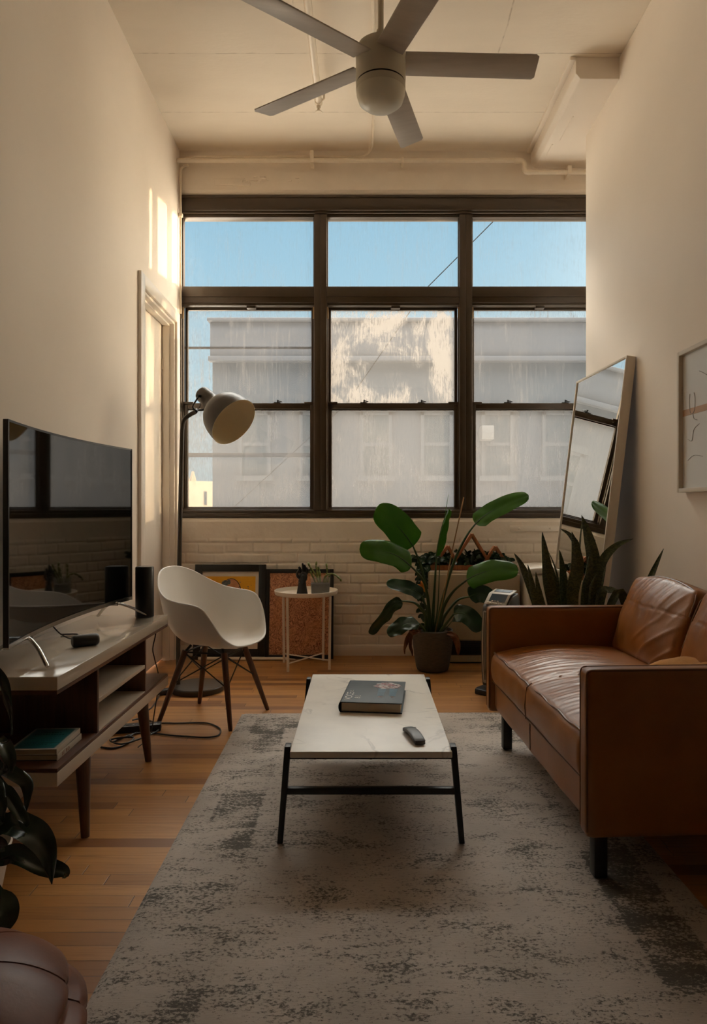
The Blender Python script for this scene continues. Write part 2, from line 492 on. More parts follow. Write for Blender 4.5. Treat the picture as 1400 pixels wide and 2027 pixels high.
def glass(name, haze, streak, blot, ymid, tint=(.93, .96, .97), seed=0.0, tc=(.074, .075, .078)):
    m, t, b, o = newmat(name)
    t.t.nodes.remove(b)
    v = t.n('Mapping', in_Vector=t.pos()); v.inputs['Location'].default_value = (seed, 0, seed * .7); v = v.outputs[0]
    vert = t.noise(t.scale(v, (34, 1, 2.2)), 1.6, 4, .65)
    big = t.noise(t.scale(v, (1.4, 1, 1.1)), 2.0, 5, .62, .8)
    fine = t.noise(t.scale(v, (60, 1, 9)), 2.5, 3, .7)
    s = t.m('MULTIPLY', t.m('MULTIPLY', t.smooth(vert, .48, .72), t.smooth(big, .35, .62)), streak)
    bl = t.m('MULTIPLY', t.smooth(t.m('ADD', big, t.m('MULTIPLY', t.m('SUBTRACT', fine, .5), .35)), .42, .66), blot)
    f = t.m('MINIMUM', t.m('ADD', t.m('ADD', t.m('MULTIPLY', t.m('MULTIPLY_ADD', fine, .5, .75), haze), s), bl), .92)
    f = t.m('MULTIPLY', f, t.m('GREATER_THAN', t.xyz(t.pos())[1], ymid))      # the dirt lies on the outer face
    tr = t.n('BsdfTransparent', in_Color=tint)
    dif = t.n('BsdfDiffuse', in_Color=(.10, .10, .10)); tl = t.n('BsdfTranslucent', in_Color=tc)
    dirt = t.n('MixShader', i0=.75, i1=dif.outputs[0], i2=tl.outputs[0])
    mx = t.n('MixShader', i0=f, i1=tr.outputs[0], i2=dirt.outputs[0])
    gl = t.n('BsdfGlossy', in_Roughness=.03); gl.inputs[0].default_value = (1, 1, 1, 1)
    fr = t.n('Fresnel', in_IOR=1.3)
    fin = t.n('MixShader', i0=t.m('MULTIPLY', fr.outputs[0], .6), i1=mx.outputs[0], i2=gl.outputs[0])
    t.put(o.inputs[0], fin.outputs[0])
    return m
GL_TOP = glass('dusty_glass', .08, .12, .04, 5.347)
GL_MID = glass('hazy_glass', .27, .36, .14, 5.365, seed=3.3)
GL_LOW = glass('misted_glass', .64, .16, .12, 5.335, seed=7.1)
GL_WHITE = glass('limed_glass', .28, .65, .80, 5.365, seed=1.7, tc=(.118, .114, .110))

# ------------------------------------------------------------------ room shell
CEILZ, YW = 3.88, 5.25
def lw(y):                       # inner face of the left wall
    return -1.41 + .0207 * (YW - y)
def rw(y):                       # inner face of the right wall
    return 1.57 - .012 * (4.8 - y)
def struct(name, mb, m, smooth=35, parent=None):
    return mb.build(name, m, parent, smooth=smooth, kind=None if parent else 'structure')

struct('floor', MB().box((-1.9, -5.0, -.1), (2.3, 5.6, 0)), FLOOR)
struct('ceiling', MB().box((-1.9, -5.0, CEILZ), (2.3, 5.6, CEILZ + .2)), CEIL)
struct('wall_rear', MB().box((-1.9, -5.2, 0), (2.3, -5.0, CEILZ)), mk('bounce_cut_dark', (.10, .085, .07), rough=.7, var=.1))  # unseen wall, coloured dark so less light bounces back onto the sofa

def lbox(mb, y0, y1, z0, z1, o0, o1, bev=0.0):   # block following the left wall, o = distance out of the room
    mb.hexa([(lw(y0) - o1, y0, z0), (lw(y0) - o0, y0, z0), (lw(y1) - o0, y1, z0), (lw(y1) - o1, y1, z0),
             (lw(y0) - o1, y0, z1), (lw(y0) - o0, y0, z1), (lw(y1) - o0, y1, z1), (lw(y1) - o1, y1, z1)], bev)
    return mb
D0, D1, DZ = 4.30, 5.10, 2.52
w = MB(); lbox(w, -5.0, D0, 0, CEILZ, 0, .22); lbox(w, D0, D1, DZ, CEILZ, 0, .22); lbox(w, D1, YW, 0, CEILZ, 0, .22)
struct('wall_left', w, PAINT, smooth=0)
c = MB()
lbox(c, D0 - .085, D0, 0, DZ + .085, -.022, .0, .004); lbox(c, D1, D1 + .085, 0, DZ + .085, -.022, .0, .004)
lbox(c, D0, D1, DZ, DZ + .085, -.022, .0, .004)
lbox(c, D0, D0 + .02, 0, DZ, -.004, .13, .003); lbox(c, D1 - .02, D1, 0, DZ, -.004, .13, .003); lbox(c, D0 + .02, D1 - .02, DZ - .02, DZ, -.004, .13, .003)
lbox(c, D0 + .02, D0 + .034, 0, DZ - .02, .03, .078, .002); lbox(c, D1 - .034, D1 - .02, 0, DZ - .02, .03, .078, .002)
lbox(c, D0 + .034, D1 - .034, DZ - .034, DZ - .02, .03, .078, .002)
struct('trim_1', c, PAINT_GLOSS)
d = thing('door_1', (lw(4.7) - .10, 4.7, 0), None, None, kind='structure')
pd = lbox(MB(), D0 + .022, D1 - .022, .012, DZ - .022, .085, .125, .002)
pd.build('door_leaf', PAINT_GLOSS, d, world=True)
hg = MB()
for z in (.3, 1.25, 2.2):
    hg.tube([(lw(5.06) - .082, 5.068, z - .04), (lw(5.06) - .082, 5.068, z + .04)], .007)
hg.build('hinges', PAINT_GLOSS, d, world=True)
b = MB(); lbox(b, -5.0, D0 - .085, 0, .10, -.016, 0, .004)
struct('baseboard_left', b, PAINT_GLOSS)

w = MB().hexa([(rw(-5.0), -5.0, 0), (2.0, -5.0, 0), (2.0, 4.8, 0), (rw(4.8), 4.8, 0),
               (rw(-5.0), -5.0, CEILZ), (2.0, -5.0, CEILZ), (2.0, 4.8, CEILZ), (rw(4.8), 4.8, CEILZ)], .006)
struct('wall_right', w, PAINT)
struct('wall_recess', MB().box((2.0, 4.6, 0), (2.2, 5.6, CEILZ)), PAINT, smooth=0)
b = MB().hexa([(rw(-5.0) - .015, -5.0, 0), (rw(-5.0), -5.0, 0), (rw(4.8), 4.8, 0), (rw(4.8) - .015, 4.8, 0),
               (rw(-5.0) - .015, -5.0, .1), (rw(-5.0), -5.0, .1), (rw(4.8), 4.8, .1), (rw(4.8) - .015, 4.8, .1)], .003)
struct('baseboard_right', b, PAINT_GLOSS)

# beam along the ceiling
bm_ = MB().prism([(1.296, CEILZ), (1.296, CEILZ - .10), (1.325, CEILZ - .135), (1.95, CEILZ - .135), (1.95, CEILZ)], 'y', 4.15, YW + .02, .006)
bm_.box((1.262, 4.15, CEILZ - .02), (1.297, YW, CEILZ + .01), .004)
bm_.box((1.40, 4.55, CEILZ - .139), (1.408, 4.85, CEILZ - .13)); bm_.box((1.36, 4.9, CEILZ - .139), (1.368, 5.05, CEILZ - .13))
struct('trim_2', bm_, PAINT)

# window wall: painted brick below, lintel above
WZ0, WZ1 = 1.057, 3.545
CH = .0785
def brick_h(x, z):
    n = noise.noise(V((x * 9, z * 9, 0))) * .0034 + noise.noise(V((x * 30, z * 30, 5))) * .0011
    if z > .892:
        return .006 + n * .7
    row = math.floor(z / CH); fz = z / CH - row + noise.noise(V((x * 3, row * 7.7, 2))) * .07
    bl = .215 if row % 2 else .215
    off = (row % 2) * .5 + noise.noise(V((row * 3.1, .5, .5))) * .35
    k = x / bl + off; fx = (k - math.floor(k)) * bl
    if row % 5 == 3:
        k = x / (bl / 2) + off; fx = (k - math.floor(k)) * bl / 2; bl /= 2
    dz = min(fz, 1 - fz) * CH; dx = min(fx, bl - fx)
    r = noise.noise(V((math.floor(k) * 1.7, row * 2.3, 9))) * .004
    dd = min(dz, dx * 1.2)
    soft = .5 + .5 * noise.noise(V((x * 4, z * 8, 7)))
    e = max(0.0, min(1.0, dd / (.006 + .006 * soft)))
    return (e * e * (3 - 2 * e)) * (.0105 * (.45 + .75 * soft)) + r + n
w = MB()
NX, NZ = 430, 134
def bf(u, v):
    x = -1.42 + u * 3.45; z = v * (WZ0 - .03)
    return V((x, YW - brick_h(x, z), z))
w.grid(bf, NX, NZ)
w.grid(lambda u, v: V((-1.42 + u * 3.45, YW - brick_h(-1.42 + u * 3.45, WZ0 - .03) + v * .022, WZ0 - .03 + .03 * v + .002 * noise.noise(V((u * 40, v, 0))))), 200, 2)
w.box((-1.42, YW + .02, 0), (2.05, 5.56, WZ0))
w.box((-1.7, YW + .0, WZ1 + .035), (2.05, 5.56, CEILZ))
w.prism([(YW + .0, WZ1 + .036), (YW + .025, WZ1), (5.56, WZ1), (5.56, WZ1 + .036)], 'x', -1.45, 2.05)
w.box((-1.75, YW + .001, 0), (-1.455, 5.56, CEILZ)); w.box((1.925, YW + .001, 0), (2.2, 5.56, CEILZ))
# flaking paint on the lintel and a fixed strip low on the wall
w.box((-1.14, YW - .006, 3.615), (-.92, YW + .01, 3.665), .003); w.box((-1.0, YW - .009, 3.61), (-.86, YW + .01, 3.632), .003)
for i in range(26):
    x = -.98 + .5 * random.random() ** 1.6; z = 3.63 + random.random() * .05
    w.box((x, YW - .003 - .004 * random.random(), z), (x + .012 + .03 * random.random(), YW + .01, z + .004 + .012 * random.random()), .001)
struct('wall_front', w, BRICKPAINT, smooth=50)
struct('trim_3', MB().box((1.13, YW - .022, .952), (1.60, YW - .004, .995), .004).ball((1.20, YW - .022, .975), (.012, .005, .008)).ball((1.44, YW - .022, .975), (.012, .005, .008)), PAINT_GLOSS)
b = MB().box((-1.40, YW - .022, 0), (1.98, YW + .0, .082), .006)
struct('baseboard_front', b, PAINT_GLOSS)

# ------------------------------------------------------------------ windows
hd = MB().box((-1.45, 5.262, 3.425), (1.92, 5.40, WZ1 - .002), .004)
hd.box((-1.45, 5.254, 3.425), (1.92, 5.27, 3.432), .002); hd.box((-1.45, 5.27, 3.408), (1.92, 5.40, 3.43), .003)
hd.box((-1.45, 5.256, WZ1 - .022), (1.92, 5.28, WZ1), .002)
struct('trim_4', hd, BRONZE)
sl = MB().box((-1.45, 5.256, WZ0), (1.92, 5.45, WZ0 + .035), .004).box((-1.45, 5.268, WZ0 + .03), (1.92, 5.45, WZ0 + .062), .004)
struct('trim_5', sl, BRONZE)
XS = [-1.448, -.325, .798, 1.921]
for k in range(3):
    x0, x1 = XS[k], XS[k + 1]; J = .049
    wn = thing('window_%d' % (k + 1), ((x0 + x1) / 2, 5.34, WZ0), None, None, kind='structure')
    f = MB()
    for a, bb in ((x0, x0 + J), (x1 - J, x1)):
        f.box((a, 5.268, WZ0 + .05), (bb, 5.375, 3.40), .003)
    for xx in (x0 + J, x1 - J):            # small channels beside the panes
        f.box((xx - .008, 5.29, WZ0 + .06), (xx + .008, 5.33, 3.38), .002)
    f.box((x0 + J, 5.272, 2.718), (x1 - J, 5.375, 2.845), .004)
    f.box((x0 + J, 5.264, 2.762), (x1 - J, 5.28, 2.770), .002); f.box((x0 + J, 5.285, 2.70), (x1 - J, 5.375, 2.725), .003)
    f.box((x0 + J, 5.29, 3.385), (x1 - J, 5.375, 3.41), .003)
    f.build('window_frame', BRONZE, wn, world=True)
    MB().box((x0 + J, 5.345, 2.845), (x1 - J, 5.349, 3.387)).build('top_pane', GL_TOP, wn, world=True, smooth=0)
    a, bb = x0 + J + .006, x1 - J - .006
    us = MB(); S = .022
    us.box((a, 5.352, 1.93), (a + S, 5.378, 2.70), .003); us.box((bb - S, 5.352, 1.93), (bb, 5.378, 2.70), .003)
    us.box((a + S, 5.352, 2.682), (bb - S, 5.378, 2.705), .003); us.box((a + S, 5.352, 1.905), (bb - S, 5.378, 1.955), .003)
    u = us.build('upper_sash', BRONZE, wn, world=True)
    MB().box((a + S, 5.363, 1.95), (bb - S, 5.367, 2.69)).build('glass_pane', GL_WHITE if k == 1 else GL_MID, u, world=True, smooth=0)
    ls = MB(); S = .030
    ls.box((a, 5.315, 1.10), (a + S, 5.345, 1.95), .003); ls.box((bb - S, 5.315, 1.10), (bb, 5.345, 1.95), .003)
    ls.box((a + S, 5.315, 1.10), (bb - S, 5.345, 1.142), .003); ls.box((a + S, 5.315, 1.903), (bb - S, 5.345, 1.95), .003)
    ls.box((a + S, 5.335, 1.894), (bb - S, 5.35, 1.905), .001)
    ls.box((a, 5.305, 1.938), (a + .075, 5.345, 1.958), .003); ls.box((bb - .075, 5.305, 1.938), (bb, 5.345, 1.958), .003)
    ls.box((a - .004, 5.300, 1.112), (bb + .004, 5.318, 1.132), .003)
    l = ls.build('lower_sash', BRONZE, wn, world=True)
    MB().box((a + S, 5.333, 1.13), (bb - S, 5.337, 1.91)).build('glass_pane', GL_LOW, l, world=True, smooth=0)
    for q in (.30, .70):
        xx = x0 + (x1 - x0) * q
        lk = MB().box((xx - .03, 5.312, 1.95), (xx + .022, 5.35, 1.957), .002).box((xx - .006, 5.318, 1.955), (xx + .006, 5.335, 1.976), .002)
        lk.tube([(xx - .002, 5.325, 1.970), (xx + .034, 5.322, 1.960)], .0045, 8)
        lk.build('sash_lock', BLACK, wn, world=True)
    xm = (x0 + x1) / 2 + .02
    MB().box((xm - .035, 5.298, 2.683), (xm + .035, 5.345, 2.717), .003).build('vent_catch', BRONZE, wn, world=True)
    kp = MB()
    for xx in (x0 + J + .004, x1 - J - .004):
        kp.box((xx - .008, 5.285, 2.60), (xx + .008, 5.296, 2.69), .002)
    kp.build('jamb_clip', mk('clip_metal%d' % k, (.33, .22, .11), rough=.4, var=.1), wn, world=True)
# ------------------------------------------------------------------ rug
rz = math.atan2(.045, 2.24)
ru = MB()
def rugf(u, v):
    x, y = (u - .5) * RW, (v - .5) * RL
    z = .009 + .003 * noise.noise(V((x * 1.5, y * 1.5, 3))) + .0012 * noise.noise(V((x * 9, y * 9, 1)))
    e = min(u, 1 - u, v, 1 - v)
    return V((x, y, z if e > 0 else 0.0005))
ru.grid(rugf, 80, 150)
rug_c = V((-.60 + RW / 2 - .045, 3.775 - RL / 2, 0))
rug = ru.build('area_rug', RUG, None, smooth=60, label='worn grey and taupe distressed rug on the wood floor under the coffee table', cat='rug')
rug.location = rug_c; rug.rotation_euler = (0, 0, math.atan2(.03, 2.24))
RZ = .0125

# ------------------------------------------------------------------ coffee table
tb = thing('coffee_table', (.029, 2.79, RZ), 'low coffee table with white marble top and black steel legs on the rug', 'coffee table')
X0, X1, Y0, Y1, ZT = -.2425, .299, 2.272, 3.318, .331
MB().box((X0, Y0, ZT - .022), (X1, Y1, ZT), .003).build('marble_top', MARBLE, tb, world=True)
for sx in (-1, 1):
    for yy in (2.305, 3.20):
        xt, xb = ((X0 - .008, X0 - .036) if sx < 0 else (X1 + .008, X1 + .036))
        lg = MB()
        z1 = ZT + .012
        w0, dd = .0095, .021
        lg.hexa([(xb - w0, yy - dd + .01, RZ), (xb + w0, yy - dd + .01, RZ), (xb + w0, yy + dd - .01, RZ), (xb - w0, yy + dd - .01, RZ),
                 (xt - w0 - .002, yy - dd, z1), (xt + w0 - .001, yy - dd, z1), (xt + w0 - .001, yy + dd, z1), (xt - w0 - .002, yy + dd, z1)], .0025)
        lg.build('leg', BLACK, tb, world=True)
for yy in (2.305, 3.20):
    MB().box((X0 - .022, yy - .011, .178), (X1 + .022, yy + .011, .200), .002).build('cross_bar', BLACK, tb, world=True)
    MB().box((X0 - .004, yy - .009, ZT - .034), (X1 + .004, yy + .009, ZT - .0225), .001).build('top_rail', BLACK, tb, world=True)
for xx in (-.16, .028, .213):
    MB().box((xx - .005, Y0 + .02, ZT - .034), (xx + .005, Y1 - .02, ZT - .0225), .002).build('support_rod', BLACK, tb, world=True)

# book lying on the table
COVER = mk('slate_cover', (.024, .038, .045), col2=(.040, .052, .055), rough=.5, vscale=6, spec=.25)
PINK = mk('pink_petals', (.42, .17, .16), col2=(.20, .06, .07), rough=.4, vscale=160)
TEALV = mk('blue_vase_ink', (.06, .15, .21), col2=(.035, .09, .13), rough=.3, vscale=30)
WHITEI = mk('white_ink', (.62, .60, .55), rough=.5, var=.1)
bk = thing('hardback_book', (.05, 2.86, ZT), 'thick hardback book with dark slate cover and pink flowers on the marble coffee table', 'book', rz=math.radians(-6.0))
BW, BL, BT = .247, .335, .042
pg = MB().box((-BW / 2 + .006, -BL / 2 + .005, .004), (BW / 2 - .007, BL / 2 - .005, BT - .004), .001)
pg.build('page_block', PAPER, bk)
cv = MB()
cv.box((-BW / 2 + .004, -BL / 2, BT - .004), (BW / 2, BL / 2, BT), .001); cv.box((-BW / 2 + .004, -BL / 2, 0), (BW / 2, BL / 2, .004), .001)
sp = [(-BW / 2 + .004 - .010 * math.sin(a), BT / 2 - (BT / 2) * math.cos(a)) for a in [PI * i / 10 for i in range(11)]]
sp += [(-BW / 2 + .004 - .007 * math.sin(a), BT / 2 - (BT / 2 - .0035) * math.cos(a)) for a in [PI * i / 10 for i in range(10, -1, -1)]]
cv.prism(sp, 'y', -BL / 2, BL / 2)
cvo = cv.build('book_cover', COVER, bk)
fl = MB(); random.seed(11)
for i in range(120):
    a = random.random() * 2 * PI; r = random.random() ** .5
    x = .048 + .052 * r * math.cos(a); y = .088 + .050 * r * math.sin(a)
    rr = .004 + .005 * random.random(); ph = random.random() * PI
    fl.prism([(x + rr * math.cos(t) * (1.5 if True else 1), y + rr * .6 * math.sin(t) + .3 * rr * math.cos(t + ph)) for t in [2 * PI * k / 9 for k in range(9)]], 'z', BT + .0001, BT + .0004 + .0003 * random.random(), mi=0 if random.random() < .72 else 1)
fl.build('cover_flowers', [PINK, WHITEI], bk)
va = MB()
for cx in (.030, .078):
    va.prism([(cx - .017, .045), (cx + .017, .045), (cx + .013, -.065), (cx - .013, -.065)], 'z', BT + .00005, BT + .0003)
va.build('cover_vases', TEALV, bk)
tx = MB()
RT = Matrix.Rotation(PI / 2, 4, 'Z')
tx.text('VOCE', .042, T(-.082, -.140, BT + .0004) @ RT)
tx.text('8 L', .034, T(-.049, -.115, BT + .0004) @ RT)
tx.text('2C', .018, T(-.088, -.02, BT + .0004) @ RT)
tx.build('cover_title', WHITEI, bk)
PETI = mk('petal_ink', (.35, .22, .18), rough=.5, var=.2)
for cx in (.028, .072):
    wf = MB()
    for j in range(5):
        x = cx + (random.random() - .5) * .02; y = -.085 + (random.random() - .5) * .02
        wf.prism([(x + .006 * math.cos(t), y + .004 * math.sin(t)) for t in [2 * PI * k / 9 for k in range(9)]], 'z', BT + .0001, BT + .0004)
    wf.build('cover_petals', PETI, bk)

# remote control on the table
rc = thing('remote_control', (.180, 2.405, ZT), 'small curved dark grey remote control near the front of the marble table', 'remote control', rz=math.radians(13))
REM = mk('slate_plastic', (.075, .082, .086), rough=.45, var=.1)
def remf(u, v):
    y = -.075 + .15 * u; a = 2 * PI * v
    w, h = .0205, .0085
    ca, sa = math.cos(a), math.sin(a)
    e = .55
    x = w * math.copysign(abs(ca) ** e, ca); z = h * math.copysign(abs(sa) ** e, sa)
    arch = .011 * (1 - (y / .075) ** 2)
    k = 1 - .25 * max(0, (abs(y) - .068) / .007)
    return V((x * k, y, .009 + z * k + arch))
rm = MB().grid(remf, 24, 24)
rm.box((-.018, -.0765, .003), (.018, -.074, .014), .001); rm.box((-.018, .074, .003), (.018, .0765, .014), .001)
rm.build('remote_body', REM, rc)
MB().box((-.019, .030, .0265), (.019, .034, .0273), 0).build('button_strip', BLACKP, rc)
MB().box((-.019, -.0758, .0155), (.019, -.0735, .0168), 0).build('end_strip', BLACKP, rc)

# ------------------------------------------------------------------ sofa
SA = math.atan2(.06, 1.3)
so_ = thing('leather_sofa', (.657, 2.0, RZ), 'tan brown leather two seat sofa with thin square arms by the right wall', 'sofa', rz=SA)
SL, SD, AT, ZA, ZB = 1.30, .865, .062, .655, .158
def arm(y0):
    mb = MB()
    def fn(p):
        return p
    mb.rbox((SD, AT, ZA - ZB), .016, (40, 8, 26), fn, xf=T(SD / 2, y0 + AT / 2, (ZA + ZB) / 2))
    o = mb.build('arm', LEATHER, so_, smooth=60)
    pp = MB()
    for yy in (y0 + .006, y0 + AT - .006):
        r = .02
        L = [(.003, yy, ZB + .02), (.003, yy, ZA - .018)] + [(.018 - .015 * math.cos(t), yy, ZA - .018 + .015 * math.sin(t)) for t in [PI / 2 * k / 5 for k in range(1, 6)]] + [(SD - .02, yy, ZA - .003)]
        pp.tube(L, .0038, 8)
    pp.build('piping', LEATHER_D, o)
arm(0); arm(SL - AT)
base = MB().rbox((SD - .05, SL - 2 * AT + .004, .145), .015, (20, 40, 8), lambda p: p + V((.004 * noise.noise(p * 6), 0, 0)), xf=T(SD / 2 + .0, SL / 2, .247))
bo = base.build('seat_base', LEATHER, so_, smooth=60)
MB().tube([(.020, AT, .305), (.018, SL / 2, .303), (.020, SL - AT, .305)], .0045, 8).build('welt', LEATHER_D, bo)
MB().tube([(.0235, SL / 2, .19), (.022, SL / 2, .30)], .0018, 6).build('stitch_seam', LEATHER_D, bo)
MB().rbox((.06, SL - .01, .45), .02, (8, 40, 16), xf=T(SD - .032, SL / 2, .395)).build('back_rest', LEATHER, so_, smooth=60)
CW, CL, CT = .70, SL - 2 * AT - .006, .145
def seatf(p):
    u, v = p.x / (CW / 2), p.y / (CL / 2)
    top = max(0, p.z / (CT / 2))
    k = (1 - u * u) * (1 - min(1, abs(v)) ** 4)
    p = p.copy()
    cen = 1 - .30 * math.exp(-(v / .05) ** 2)
    p.z += top * (.034 * (1 - abs(u) ** 2.5) * cen + .012 * k)
    if top > .2:
        q = p.y + .05 * p.x * p.x + .035 * noise.noise(V((p.x * 3.2, p.y * 2.2, 4))) + .10 * (p.x + .1) ** 2
        m = max(0, .35 + noise.noise(V((p.x * 2.6, p.y * 2.4, 8)))) * max(0, 1 - (u * .95) ** 6) * max(0, 1 - abs(v) ** 6)
        s = 1 - abs(math.sin(q * PI / .031 + 2.3 * noise.noise(V((p.x * 5, p.y * 9, 1)))))
        s2 = 1 - abs(math.sin(q * PI / .053 + 1.9 * noise.noise(V((p.x * 4, p.y * 7, 6)))))
        edge = .35 if v < -.05 else 1.0
        p.z += (.0075 * s * s + .0085 * s2 ** 3) * m * edge
        p.z += .004 * noise.noise(V((p.x * 6, p.y * 6, 2)))
    if p.x < -CW / 2 + .03:
        p.x -= .010 * (1 - (p.z / (CT / 2)) ** 2) * cen if abs(p.z) < CT / 2 else 0
        p.x += .004 * noise.noise(V((0, p.y * 9, p.z * 9)))
    return p
sc = MB().rbox((CW, CL, CT), .028, (64, 150, 10), seatf, xf=T(.012 + CW / 2, SL / 2, .372))
sco = sc.build('seat_cushion', LEATHER, so_, smooth=70)
def pipe_loop(z, x):
    return [(x, AT + .02 + (SL - 2 * AT - .04) * i / 30.0, z + .004 * math.sin(i * 1.3) - .008 * math.exp(-((i - 15) / 1.2) ** 2)) for i in range(31)]
MB().tube(pipe_loop(.441, .021), .0045, 8).build('piping', LEATHER_D, sco)
MB().tube([(.006, SL / 2, .31), (.002, SL / 2, .36), (.010, SL / 2, .432), (.03, SL / 2, .449)], .002, 6).build('stitch_seam', LEATHER_D, sco)
def back_cushion(yc, wid, seed, tilt, xo, zo):
    hh, th = .385, .165
    def fn(p):
        u, v = p.y / (wid / 2), p.z / (hh / 2)
        p = p.copy(); s = 1 if p.x < 0 else -1
        puff = (1 - abs(u) ** 2.2) * (1 - abs(v) ** 2.2)
        if abs(p.x) > .02:
            p.x -= s * .050 * puff
        # sag: corners pulled in, top edge a little slack
        p.y *= 1 - .05 * abs(v) ** 3 * (1 if v > 0 else .3)
        p.z += .012 * noise.noise(V((p.y * 5, seed, 0))) * max(0, v) - .018 * abs(u) ** 4 * max(0, v)
        if p.x < -.01:
            w = p.y * .9 + p.z * .42
            m1 = math.exp(-((v - .55) / .42) ** 2) * (1 - abs(u) ** 6)
            r1 = 1 - abs(math.sin(w * PI / .047 + 1.8 * noise.noise(V((p.y * 7, p.z * 4, seed)))))
            p.x -= .0065 * r1 ** 3 * m1
            q = (p.z + .75 * p.y * (1 if seed < 5 else -1)) + .02 * noise.noise(V((p.y * 5, p.z * 5, seed + 3)))
            m2 = max(0, min(1, (-u + .15) * 1.2)) * max(0, min(1, (.25 - v) * 1.6)) * max(0, 1 - u ** 6)
            r2 = 1 - abs(math.sin(q * PI / .10))
            p.x -= .012 * r2 ** 3 * m2
            p.x += .008 * noise.noise(V((p.y * 9, p.z * 9, seed)))
            line = math.exp(-((v - .30 - .10 * (1 - abs(u)) * -1) / .018) ** 2)
            p.x += .003 * line * (1 if abs(u) < .93 else 0)
        return p
    xf = T(xo, yc, zo) @ rot(tilt, 'Y')
    o = MB().rbox((th, wid, hh), .032, (22, 76, 62), fn, xf=xf).build('back_cushion', LEATHER, so_, smooth=70)
    L = []
    for i in range(41):
        a = i / 40; y = -wid / 2 * .935 + wid * .935 * a
        u = y / (wid / 2)
        L.append((-.072 + .002 * math.sin(i * 2.1), y * (1 - .05), hh / 2 - .008 + .012 * noise.noise(V((y * 5, seed, 0))) - .03 * abs(u) ** 4))
    L = [(-.078, -wid / 2 + .006, .06), (-.076, -wid / 2 + .010, .13)] + L + [(-.076, wid / 2 - .010, .13), (-.078, wid / 2 - .006, .06), (-.076, wid / 2 - .004, -.06)]
    MB().tube(L, .005, 8, xf=xf).build('piping', LEATHER_D, o)
back_cushion(.935, .575, 1.5, 21, .712, .616)
back_cushion(.350, .575, 7.5, 20, .715, .612)
for lx, ly in ((.075, .10), (.075, SL - .10), (SD - .09, .10), (SD - .09, SL - .10)):
    MB().prism([(lx - .021, ly - .021), (lx + .021, ly - .021), (lx + .021, ly + .021), (lx - .021, ly + .021)], 'z', 0, .178, .004).build('leg', BLACK, so_)

# mustard throw lying on the seat by the near back cushion
def thf(u, v):
    x = .20 + .42 * u; y = -.28 + .56 * v
    bump = .112 * math.exp(-((u - .62) / .62) ** 2) * (1 - abs(2 * v - 1) ** 3) + .02 * noise.noise(V((u * 4, v * 5, 2))) + .012 * math.sin(v * 17 + 4 * noise.noise(V((u * 3, v * 2, 5))))
    return V((x, y + .03 * noise.noise(V((u * 5, 3, 1))), max(.004, .016 + bump * math.sin(PI * min(1, max(0, u * .9 + .06)))) ))
MB().grid(thf, 60, 70, thick=.008).build('throw_blanket', THROW, None, smooth=80, label='mustard yellow throw crumpled on the sofa seat behind the near arm', cat='blanket')
bl = bpy.data.objects['throw_blanket']; bl.location = (.77, 2.36, .478); bl.rotation_euler = (0, 0, SA)

# ------------------------------------------------------------------ media console
ms = thing('tv_console', (-1.14, 2.72, 0), 'long low console with cream lacquered top and walnut legs by the left wall', 'tv console')
SX0, SX1, SY0, SY1 = -1.325, -.948, 2.119, 3.327
MB().box((SX0, SY0, .575), (SX1, SY1, .618), .003).build('lacquered_top', LACQUER, ms, world=True)
MB().box((SX0 + .002, SY0 + .002, .562), (SX1 - .002, SY1 - .002, .575), .001).build('walnut_underside', WALNUTH, ms, world=True)
MB().box((SX0, SY0, .276), (SX1, SY1, .320), .003).build('lower_shelf', LACQUERM, ms, world=True)
MB().box((SX0 + .001, SY0 + .001, .320), (SX1 - .001, SY1 - .001, .333), .001).build('shelf_board', WALNUTH, ms, world=True)
for yy in (2.452, 2.990):
    MB().box((SX0 + .01, yy, .333), (SX1 - .006, yy + .018, .562), .001).build('divider', WALNUT, ms, world=True)
MB().box((SX0 + .01, 2.47, .333), (SX0 + .02, 2.99, .562)).build('back_panel', WALNUT, ms, world=True)
MB().box((SX0 + .02, 2.470, .437), (SX1 - .006, 2.990, .453), .001).build('middle_shelf', LACQUERM, ms, world=True)
MB().box((SX0 + .021, 2.470, .3331), (SX1 - .006, 2.990, .3375), .0005).build('bay_liner', LACQUERM, ms, world=True)
for lx, ly, dx, dy in ((-.985, 2.40, .022, -.03), (-.985, 3.045, .02, .03), (-1.27, 2.40, -.03, -.03), (-1.27, 3.045, -.03, .03)):
    lg = MB().tube([(lx, ly, .277), (lx + dx, ly + dy, 0)], [.027, .0145], 20)
    lg.build('leg', WALNUT, ms, world=True)

# television on the console: gently curved screen, feet of bent steel
tv = thing('curved_television', (-1.13, 2.70, .618), 'large curved black television standing on the console', 'television')
TY0, TY1, TZ0, TZ1 = 2.13, 3.272, .706, 1.42
def tvx(y):
    u = (y - (TY0 + TY1) / 2) / ((TY1 - TY0) / 2)
    return -1.108 - .052 * (1 - u * u)
def tvgrid(y0, y1, z0, z1, xo, xi):
    mb = MB(); n = 60
    def ring(u, v):
        y = y0 + (y1 - y0) * u
        x = tvx(y)
        q = [(x + xo, z0), (x + xo, z1), (x + xi, z1), (x + xi, z0)][round(v * 4) % 4]
        return V((q[0], y, q[1]))
    mb.grid(ring, n, 4)
    for y in (y0, y1):
        x = tvx(y)
        t = bmesh.new(); t.faces.new([t.verts.new(p) for p in ((x + xo, y, z0), (x + xo, y, z1), (x + xi, y, z1), (x + xi, y, z0))]); mb.take(t)
    bmesh.ops.remove_doubles(mb.bm, verts=mb.bm.verts[:], dist=1e-5)
    bmesh.ops.recalc_face_normals(mb.bm, faces=mb.bm.faces[:])
    return mb
tvgrid(TY0, TY1, TZ0, TZ1, -.006, -.014).build('television_back', BLACKP, tv, world=True)
